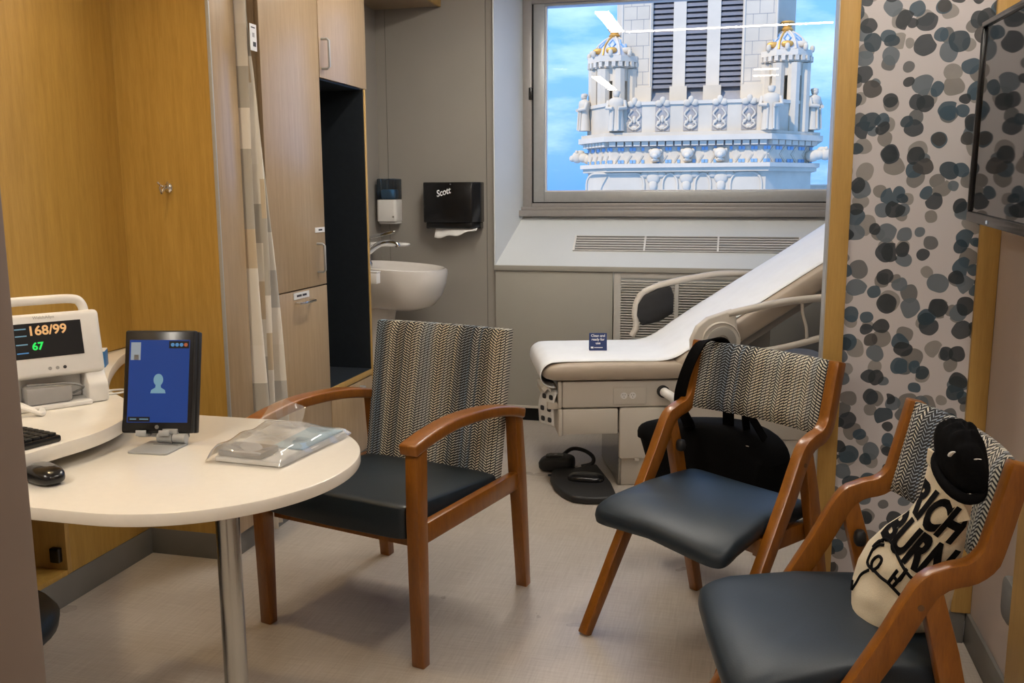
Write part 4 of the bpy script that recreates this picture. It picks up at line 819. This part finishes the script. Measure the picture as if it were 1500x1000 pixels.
G().prism([(-.019, .096), (.019, .096), (.017, .104), (.007, .110), (.0055, .122), (-.0055, .122), (-.007, .110), (-.017, .104)], 0, .0006, Matrix(((1, 0, 0, 0), (0, 0, -1, YS), (0, 1, 0, 0), (0, 0, 0, 1)))).obj('avatar_shoulders', 'glow_grey', scr)
G().lathe([(.005, 0), (.005, .0006)], 18, Matrix.Translation((0, -.0062, .013)) @ RXm).obj('home_button', 'plastic_midgrey', tbt)
# clear packet with papers, mask and a grey pouch
pk = thing('plastic_packet', 'clear plastic packet holding papers, a blue mask and a grey case', 'packet', (-1.08, 1.94, .74), 0)
PC = [(-1.180, 1.790), (-.985, 1.778), (-.948, 2.085), (-1.205, 2.125)]
def pq(a, b):
    x = (PC[0][0]*(1-a)+PC[1][0]*a)*(1-b)+(PC[3][0]*(1-a)+PC[2][0]*a)*b; y = (PC[0][1]*(1-a)+PC[1][1]*a)*(1-b)+(PC[3][1]*(1-a)+PC[2][1]*a)*b; return x+1.08, y-1.94
def pslab(n, a0, a1, b0, b1, z0, z1, m, bevel=.002): g = G(); g.prism([pq(a0, b0), pq(a1, b0), pq(a1, b1), pq(a0, b1)], z0, z1); return g.obj(n, m, pk, bevel=bevel)
pslab('papers', .10, .97, .04, .96, .002, .013, 'label_white'); pslab('grey_case', .13, .70, .05, .30, .0135, .028, 'plastic_grey', .004); pslab('white_card', .12, .62, .36, .92, .0135, .018, 'label_white'); pslab('face_mask', .56, .94, .36, .95, .0135, .019, 'mask_blue', .003)
def filmz(a, b): return .0315+.004*math.sin(9*a+4*b)+.003*math.sin(17*b+3*a)-.028*max(0, 1-min(a, 1-a, b, 1-b)/.07)
fl = G().grid(22, 22, lambda a, b: (*pq(a, b), max(.0012, filmz(a, b)))).obj('clear_film', 'clear_plastic', pk, smooth=60)
ff = G().grid(14, 10, lambda a, b: (pq(-.02+.52*a, .80)[0]+.02*b*math.sin(4*a), pq(.3*a, .80)[1]+.015+.05*b+.012*math.sin(6*a+2*b), .022+.058*b*(.55+.45*math.sin(math.pi*min(1, a*1.1)))+.006*math.sin(8*a)*b)).obj('open_flap', 'clear_plastic', pk, smooth=60)
# ================================================================== THE TOWER OUTSIDE (front plane 40 m away)
YT = 40.0
def tX(px, y=200, Y=YT): return float(ony(px, y, Y)[0])
def tZ(py, px=1020, Y=YT): return float(ony(px, py, Y)[2])
tw_ = thing('stone_tower', 'pale ornamented stone tower with domed corner turrets outside window', 'building', (tX(1020), YT, -30))
TX, TZ0 = tX(1020), -30.0
def P(x, Y, z): return (x-TX, Y-YT, z-TZ0)
xl, xa, xb, xr = tX(853), tX(893), tX(1124), tX(1196)
def plan(o):                                    # chamfered square, pushed out by o
    k_ = o*.41
    return [(xa-k_, YT-o), (xb+k_, YT-o), (xr+o, YT+2.3-k_), (xr+o, YT+11), (xl-o, YT+11), (xl-o, YT+1.6-k_)]
def band(n, z0, z1, o, mat='stone', par=None): return G().prism([(x-TX, y-YT) for x, y in plan(o)], z0-TZ0, z1-TZ0).obj(n, mat, par or tw_, smooth=0)
zl = {y: tZ(y) for y in (147, 152, 193, 198, 206, 214, 239, 245, 251, 262)}
band('lower_wall', -30, zl[251], 0); band('lower_cornice', zl[251], zl[245], .22); band('lower_cornice_cap', zl[245], zl[239], .34, 'stone_light')
fz = band('frieze', zl[239], zl[214], 0, 'stone_light'); band('dentil_bed', zl[214], zl[206], .05, 'stone_dark'); band('cornice', zl[206], zl[198], .42, 'stone_light'); band('cornice_cap', zl[198], zl[193], .30); band('parapet', zl[193], zl[152], .05)
band('parapet_coping', zl[152], zl[147], .12, 'stone_light')
def along(o, n0, n1_):                          # facet frames: left chamfer, front, right chamfer
    pl_ = plan(o); return [(pl_[5], pl_[0]), (pl_[0], pl_[1]), (pl_[1], pl_[2])]
def facet(a, b): a = Vector((a[0]-TX, a[1]-YT, 0)); b = Vector((b[0]-TX, b[1]-YT, 0)); return a, (b-a).normalized(), (b-a).length
# dentils
dm = G().box(-.5, .5, -.22, 0, 0, 1).mesh('dentil', 'stone_light', smooth=0)
for fi, (a, b) in enumerate(along(.05, 0, 0)):
    A, T, Ln = facet(a, b); n = [7, 19, 7][fi]; ang = math.atan2(T.y, T.x)
    for i in range(n):
        p = A+T*(Ln*(i+.5)/n); o = link('dentil', dm, tw_, (p.x, p.y, zl[214]-TZ0+.03), (0, 0, ang)); o.scale = (Ln/n*.80, 1, zl[206]-zl[214]-.04)
# frieze tiles: blue corner tiles round pale diamonds
fh = zl[214]-zl[239]; bmx = G().box(-.5, .5, -.035, 0, -.5, .5).mesh('blue_tile', 'tile_blue', smooth=0)
dmx = G().prism([(0, -.5), (.5, 0), (0, .5), (-.5, 0)], 0, .05, Matrix(((1, 0, 0, 0), (0, 0, -1, 0), (0, 1, 0, 0), (0, 0, 0, 1)))).mesh('diamond_tile', 'stone', smooth=0)
dfx = G().prism([(0, -.5), (.5, 0), (0, .5), (-.5, 0)], 0, .035, Matrix(((1, 0, 0, 0), (0, 0, -1, 0), (0, 1, 0, 0), (0, 0, 0, 1)))).mesh('diamond_rim', 'stone_light', smooth=0)
for fi, (a, b) in enumerate(along(0, 0, 0)):
    A, T, Ln = facet(a, b); n = [4, 13, 4][fi]; ang = math.atan2(T.y, T.x); w = Ln/n
    for i in range(n):
        p = A+T*(w*(i+.5)); zc = (zl[214]+zl[239])/2-TZ0
        if fi == 1 and i in (3, 6, 9): continue
        o = link('diamond_rim', dfx, fz, (p.x, p.y, zc), (0, 0, ang)); o.scale = (w*.86, 1, fh*.95); o = link('diamond_tile', dmx, fz, (p.x, p.y, zc), (0, 0, ang)); o.scale = (w*.66, 1, fh*.74)
        for s1 in (-1, 1):
            for s2 in (-1, 1): q = p+T*(s1*w*.36); o = link('blue_tile', bmx, fz, (q.x, q.y, zc+s2*fh*.37), (0, 0, ang)); o.scale = (w*.24, 1, fh*.20)
# lion heads on the frieze, gargoyles at the corners
def lump(n, mat, spec, par=tw_, loc=(0, 0, 0)):
    g = G()
    for c_, r_ in spec: g.superq(c_, r_, .9, .9, 14, 8)
    o = g.obj(n, mat, par, smooth=60, weld=False); o.location = loc; return o
zc = (zl[214]+zl[239])/2-TZ0
lion = lump('lion_head', 'stone_light', [((0, -.2, .1), (.36, .3, .30)), ((-.3, -.12, .24), (.12, .1, .14)), ((.3, -.12, .24), (.12, .1, .14)), ((0, -.42, -.05), (.19, .22, .17)), ((0, -.35, -.25), (.16, .16, .10)), ((0, -.1, -.3), (.26, .2, .12)), ((-.13, -.42, .14), (.05, .06, .05)), ((.13, -.42, .14), (.05, .06, .05))])
lion.scale = (.72,)*3; lion.location = P(tX(961), YT, 0)[:2]+(zc,)
for x_ in (1008, 1056): c_ = lion.copy(); COL.objects.link(c_); c_.location = P(tX(x_), YT, 0)[:2]+(zc,)
for x_, s_ in ((846, -1), (1203, 1)): lump('gargoyle', 'stone', [((0, 0, 0), (.35, .22, .22)), ((s_*.35, 0, .02), (.24, .2, .26)), ((s_*.55, -.02, -.03), (.16, .16, .15)), ((s_*.2, 0, .2), (.2, .12, .14)), ((s_*.36, -.1, .24), (.08, .07, .1)), ((-s_*.2, 0, -.05), (.3, .25, .25))], loc=P(tX(x_), YT+1.9, 0)[:2]+(zc,))
# framed panels on the lower wall
def frame_arc(px0, px1):
    x0, x1 = tX(px0)-TX, tX(px1)-TX; z1 = zl[262]-TZ0+.25; z0 = z1-6; pts = [(x0, -.02, z0), (x0, -.02, z1-.5)]+[(x0+.35-.35*math.cos(t*math.pi/8), -.02, z1-.45+.45*math.sin(t*math.pi/8)) for t in range(5)]+[(x1-.35+.35*math.sin(t*math.pi/8), -.02, z1-.45+.45*math.cos(t*math.pi/8)) for t in range(5)]+[(x1, -.02, z1-.5), (x1, -.02, z0)]
    G().tube(pts, .055, 6).obj('panel_moulding', 'stone', tw_)
for a, b in ((860, 945), (972, 994), (1020, 1043), (1072, 1118)): frame_arc(a, b)
for x_ in (958, 1007, 1058): lump('keystone', 'stone', [((0, 0, 0), (.3, .12, .3)), ((0, -.02, -.35), (.18, .1, .25)), ((-.35, 0, .1), (.2, .1, .15)), ((.35, 0, .1), (.2, .1, .15))], loc=P(tX(x_), YT, 0)[:2]+(zl[262]-TZ0+.1,))
# carved parapet panels and block joints
zp0, zp1 = zl[193]-TZ0, zl[152]-TZ0
for k_, x_ in enumerate((929, 970, 1011, 1053, 1096)):
    xc = tX(x_)-TX; pn = bx('carved_panel', xc-.30, xc+.30, -.075, -.05, zp0+.05, zp1, 'stone_dark', tw_, bevel=0); g = G()
    for s_ in (-1, 1):
        g.tube(spline([(xc+s_*.04, -.10, zp0+.12), (xc+s_*.24, -.10, zp0+.28), (xc+s_*.10, -.10, zp0+.5), (xc+s_*.25, -.10, zp0+.72), (xc+s_*.08, -.10, zp0+.95)], 4), .045, 6)
        g.superq((xc+s_*.16, -.09, zp1+.05), (.16, .08, .14), .9, .9, 10, 6); g.superq((xc+s_*.17, -.09, zp0+.4), (.08, .05, .08), .9, .9, 8, 6)
    g.superq((xc, -.10, zp1+.16), (.13, .09, .17), .9, .9, 10, 6); g.superq((xc, -.09, zp0+.55), (.09, .06, .16), .9, .9, 10, 6); g.superq((xc, -.09, zp0+.2), (.13, .05, .1), .9, .9, 10, 6)
    g.obj('carving', 'stone', pn, smooth=60, weld=False)
jm = G().box(-.012, .012, -.006, .004, -.5, .5).mesh('joint', 'stone_dark', smooth=0)
# shaft with three louvred bays
YS_ = YT+1.5
def sX(px): return tX(px, 60, YS_)-TX
s0, s1, s2, s3 = sX(898), sX(911), sX(1138), sX(1166); zt = 14.0-TZ0; zb = zl[193]-TZ0
bays = [(sX(956), sX(986)), (sX(1004.5), sX(1035.5)), (sX(1055), sX(1087))]
zs = tZ(125, 1020, YS_)-TZ0
D0 = 1.5
def sbx(n, x0, x1, y0, y1, z0, z1, m='stone', par=None): return bx(n, x0, x1, y0, y1, z0, z1, m, par or tw_, bevel=0, smooth=0)
xs = [s1, bays[0][0], bays[0][1], bays[1][0], bays[1][1], bays[2][0], bays[2][1], s2]
G().prism([(s1, D0+.55), (s2, D0+.55), (s3, D0+1.2), (s3, D0+8), (s0, D0+8), (s0, D0+1.2)], zb, zt).obj('shaft_core', 'stone', tw_, smooth=0)
sbx('shaft_wall', xs[0], xs[1], D0, D0+.6, zb, zt); sbx('shaft_wall', xs[6], xs[7], D0, D0+.6, zb, zt)
for a, b in ((2, 3), (4, 5)): sbx('mullion', xs[a], xs[b], D0+.05, D0+.6, zb, zt, 'stone_light'); sbx('mullion_base', xs[a]-.10, xs[b]+.10, D0-.12, D0+.1, zb, zs-.02, 'stone')
sbx('shaft_base', xs[0], xs[1]-.02, D0-.10, D0+.02, zb, zs-.02); sbx('shaft_base', xs[6]+.02, xs[7], D0-.10, D0+.02, zb, zs-.02)
for xx in (s1+.02, xs[1]-.08, xs[6]+.08, s2-.02): G().tube([(xx, D0, zs), (xx, D0, zt)], .05, 6).obj('shaft_roll', 'stone_light', tw_)
for (x0, x1) in bays:
    sbx('louvre_back', x0, x1, D0+.50, D0+.548, zs, zt, 'louver_back')
    G().add([(x0, D0+.45, zs), (x1, D0+.45, zs), (x1+.04, D0-.05, zs-.62), (x0-.04, D0-.05, zs-.62), (x0, D0+.5, zs-.62), (x1, D0+.5, zs-.62)], [(0, 1, 2, 3), (4, 3, 2, 5), (0, 3, 4), (1, 5, 2)]).obj('louvre_sill', 'lead', tw_, smooth=0)
    w_ = x1-x0; lm = G().add([(-w_/2, .10, -.11), (w_/2, .10, -.11), (w_/2, .42, .06), (-w_/2, .42, .06), (-w_/2, .10, -.23), (w_/2, .10, -.23), (w_/2, .42, .03), (-w_/2, .42, .03)], [(0, 1, 2, 3), (7, 6, 5, 4), (0, 4, 5, 1), (3, 2, 6, 7)]).mesh('louvre_blade', 'louver', smooth=0)
    for i in range(26): link('louvre_blade', lm, tw_, ((x0+x1)/2, D0, zs+.16+i*.225))
# ashlar joints on the shaft walls
hm = G().box(-.5, .5, -.006, .004, -.01, .01).mesh('joint', 'stone_dark', smooth=0)
for a, b in ((0, 1), (6, 7)):
    for i in range(10):
        z_ = zs+.1+i*.55; o = link('joint', hm, tw_, ((xs[a]+xs[b])/2, D0, z_)); o.scale = (xs[b]-xs[a]-.2, 1, 1)
        for q in range(2): o = link('joint', jm, tw_, (xs[a]+(xs[b]-xs[a])*((q+.5+.45*(i % 2))/2.5+.1), D0, z_+.275)); o.scale = (1, 1, .53)
# corner turrets
def turret(pxc, ycap, rpx, gold_side):
    Yc = YT+1.9; xc = tX(pxc, 120, Yc)-TX; yc = 1.9; r = (tX(pxc+rpx, 120, Yc)-tX(pxc, 120, Yc)); z_ = lambda py: tZ(py, pxc, Yc)-TZ0
    def oct(rr, a0=22.5): return [(xc+rr*math.cos(math.radians(a0+45*i)), yc+rr*math.sin(math.radians(a0+45*i))) for i in range(8)]
    zc0, zc1, zd, zk = z_(ycap+60), z_(ycap+43), z_(ycap+40), z_(ycap+10)
    for i in range(8):                           # piers, arches open between them
        x_, y_ = oct(r*.92)[i]; G().prism([(x_+.30*r*math.cos(math.radians(45*k_+22.5+45*i)), y_+.30*r*math.sin(math.radians(45*k_+22.5+45*i))) for k_ in range(8)], zb, zc0-.05).obj('turret_pier', 'stone', tw_, smooth=0)
    G().prism(oct(r*1.0), zc0-.55, zc0).obj('turret_drum', 'stone', tw_, smooth=0); G().prism(oct(r*.95), zb, zb+.35).obj('turret_floor', 'stone', tw_, smooth=0)
    G().prism(oct(r*1.12), zc0, (zc0+zc1)/2).obj('turret_frieze', 'stone', tw_, smooth=0); G().prism(oct(r*1.26), (zc0+zc1)/2, zc1).obj('turret_cornice', 'stone_light', tw_, smooth=0)
    for i in range(24): a = math.radians(15*i+7); o = link('turret_dentil', dm, tw_, (xc+r*1.10*math.cos(a), yc+r*1.10*math.sin(a), zc0+.04), (0, 0, a+math.pi/2)); o.scale = (.16, .6, (zc1-zc0)*.4)
    H_ = zk-zd; g = G(); prof_ = [(r*1.0, 0), (r*.93, H_*.30), (r*.76, H_*.55), (r*.5, H_*.8), (r*.18, H_)]; vs = []
    for rr, h_ in prof_: vs += [(x_, y_, zd-.05+h_) for x_, y_ in oct(rr)]
    g.add(vs, [(i*8+j, i*8+(j+1) % 8, i*8+8+(j+1) % 8, i*8+8+j) for i in range(4) for j in range(8)]+[tuple(range(32, 40))]); g.obj('turret_dome', 'faceted_tile', tw_, smooth=0)
    for i in range(8): G().tube([(*oct(rr*1.01)[i], zd-.05+h_) for rr, h_ in prof_], .045, 6).obj('dome_rib', 'gold' if i in gold_side else 'stone_light', tw_); G().superq((*oct(r*1.18, 0)[i], zc1+.10), (.10, .10, .15), .8, .9, 10, 8).obj('acroterion', 'stone', tw_)
    for i in (5, 6, 7, 4):
        o1, o2 = oct(r*.99)[i-1], oct(r*.99)[i]; mid = ((o1[0]+o2[0])/2, (o1[1]+o2[1])/2); G().superq((mid[0], mid[1], zd+.16), (.25, .10, .13), .8, .8, 12, 6).obj('dome_swag', 'gold' if i in (5, 6) else 'stone', tw_)
        k_ = [oct(rr*1.02)[i-1] for rr, _ in prof_]; k2 = [oct(rr*1.02)[i] for rr, _ in prof_]
        mids = [((a[0]+b[0])/2, (a[1]+b[1])/2, zd-.05+prof_[q][1]) for q, (a, b) in enumerate(zip(k_, k2))]; l1 = (k_[2][0]*.75+k2[2][0]*.25, k_[2][1]*.75+k2[2][1]*.25, zd-.05+prof_[2][1]); r1 = (k_[2][0]*.25+k2[2][0]*.75, k_[2][1]*.25+k2[2][1]*.75, zd-.05+prof_[2][1])
        G().tube([mids[1], l1, mids[3], r1], .04, 6, closed=True).obj('dome_lozenge', 'tile_blue', tw_)
    G().lathe([(.20, 0), (.26, .08), (.17, .2), (.30, .36), (.26, .42), (.06, .45)], 12, Matrix.Translation((xc, yc, zk-.08))).obj('dome_crown', 'gold', tw_)
turret(899, 43, 31, (5,)); turret(1150, 34, 32, (5,))
# figures standing at the parapet corners
def statue(px, ytop, ybot, Y, turn):
    z0 = tZ(ybot, px, Y)-TZ0; z1 = tZ(ytop, px, Y)-TZ0; h_ = z1-z0; g = G(); g.lathe([(.22*h_, 0), (.20*h_, .25*h_), (.17*h_, .5*h_), (.21*h_, .70*h_), (.19*h_, .80*h_), (.07*h_, .86*h_)], 14, Matrix.Scale(.75, 4, (0, 1, 0)))
    g.superq((0, -.02, .925*h_), (.085*h_, .09*h_, .085*h_), .9, .9, 12, 8); g.lathe([(.098*h_, .95*h_), (.09*h_, 1.0*h_), (.02*h_, 1.02*h_)], 12)
    for s_ in (-1, 1): g.tube([(s_*.20*h_, 0, .76*h_), (s_*.24*h_, -.06*h_, .58*h_), (s_*.07*h_, -.19*h_, .56*h_)], [.06*h_, .055*h_, .045*h_], 8); g.tube([(s_*.07*h_, -.14*h_, .52*h_), (s_*.08*h_, -.17*h_, .02*h_)], [.03*h_, .03*h_], 6)
    o = g.obj('statue', 'stone', tw_, smooth=60, weld=False); o.location = (tX(px, 160, Y)-TX, Y-YT, z0); o.rotation_euler = (0, 0, math.radians(turn))
statue(856, 138, 192, YT+1.35, -60); statue(903, 134, 192, YT-.18, 0); statue(1129, 126, 190, YT-.18, 0); statue(1192, 130, 190, YT+1.9, 55)
# distant rooftop at the right foot of the tower
rf = thing('distant_rooftop', 'small pale rooftop seen past the right foot of the tower', 'building', (tX(1215, 274, 60), 60, -30)); bx('roof_block', -1.5, 2.5, 0, 3, 0, tZ(272, 1210, 60)+30, 'stone_light', rf, bevel=0); bx('roof_parapet', -1.7, 2.7, -.2, 3.2, tZ(272, 1210, 60)+30, tZ(270, 1210, 60)+30, 'stone', rf, bevel=0)
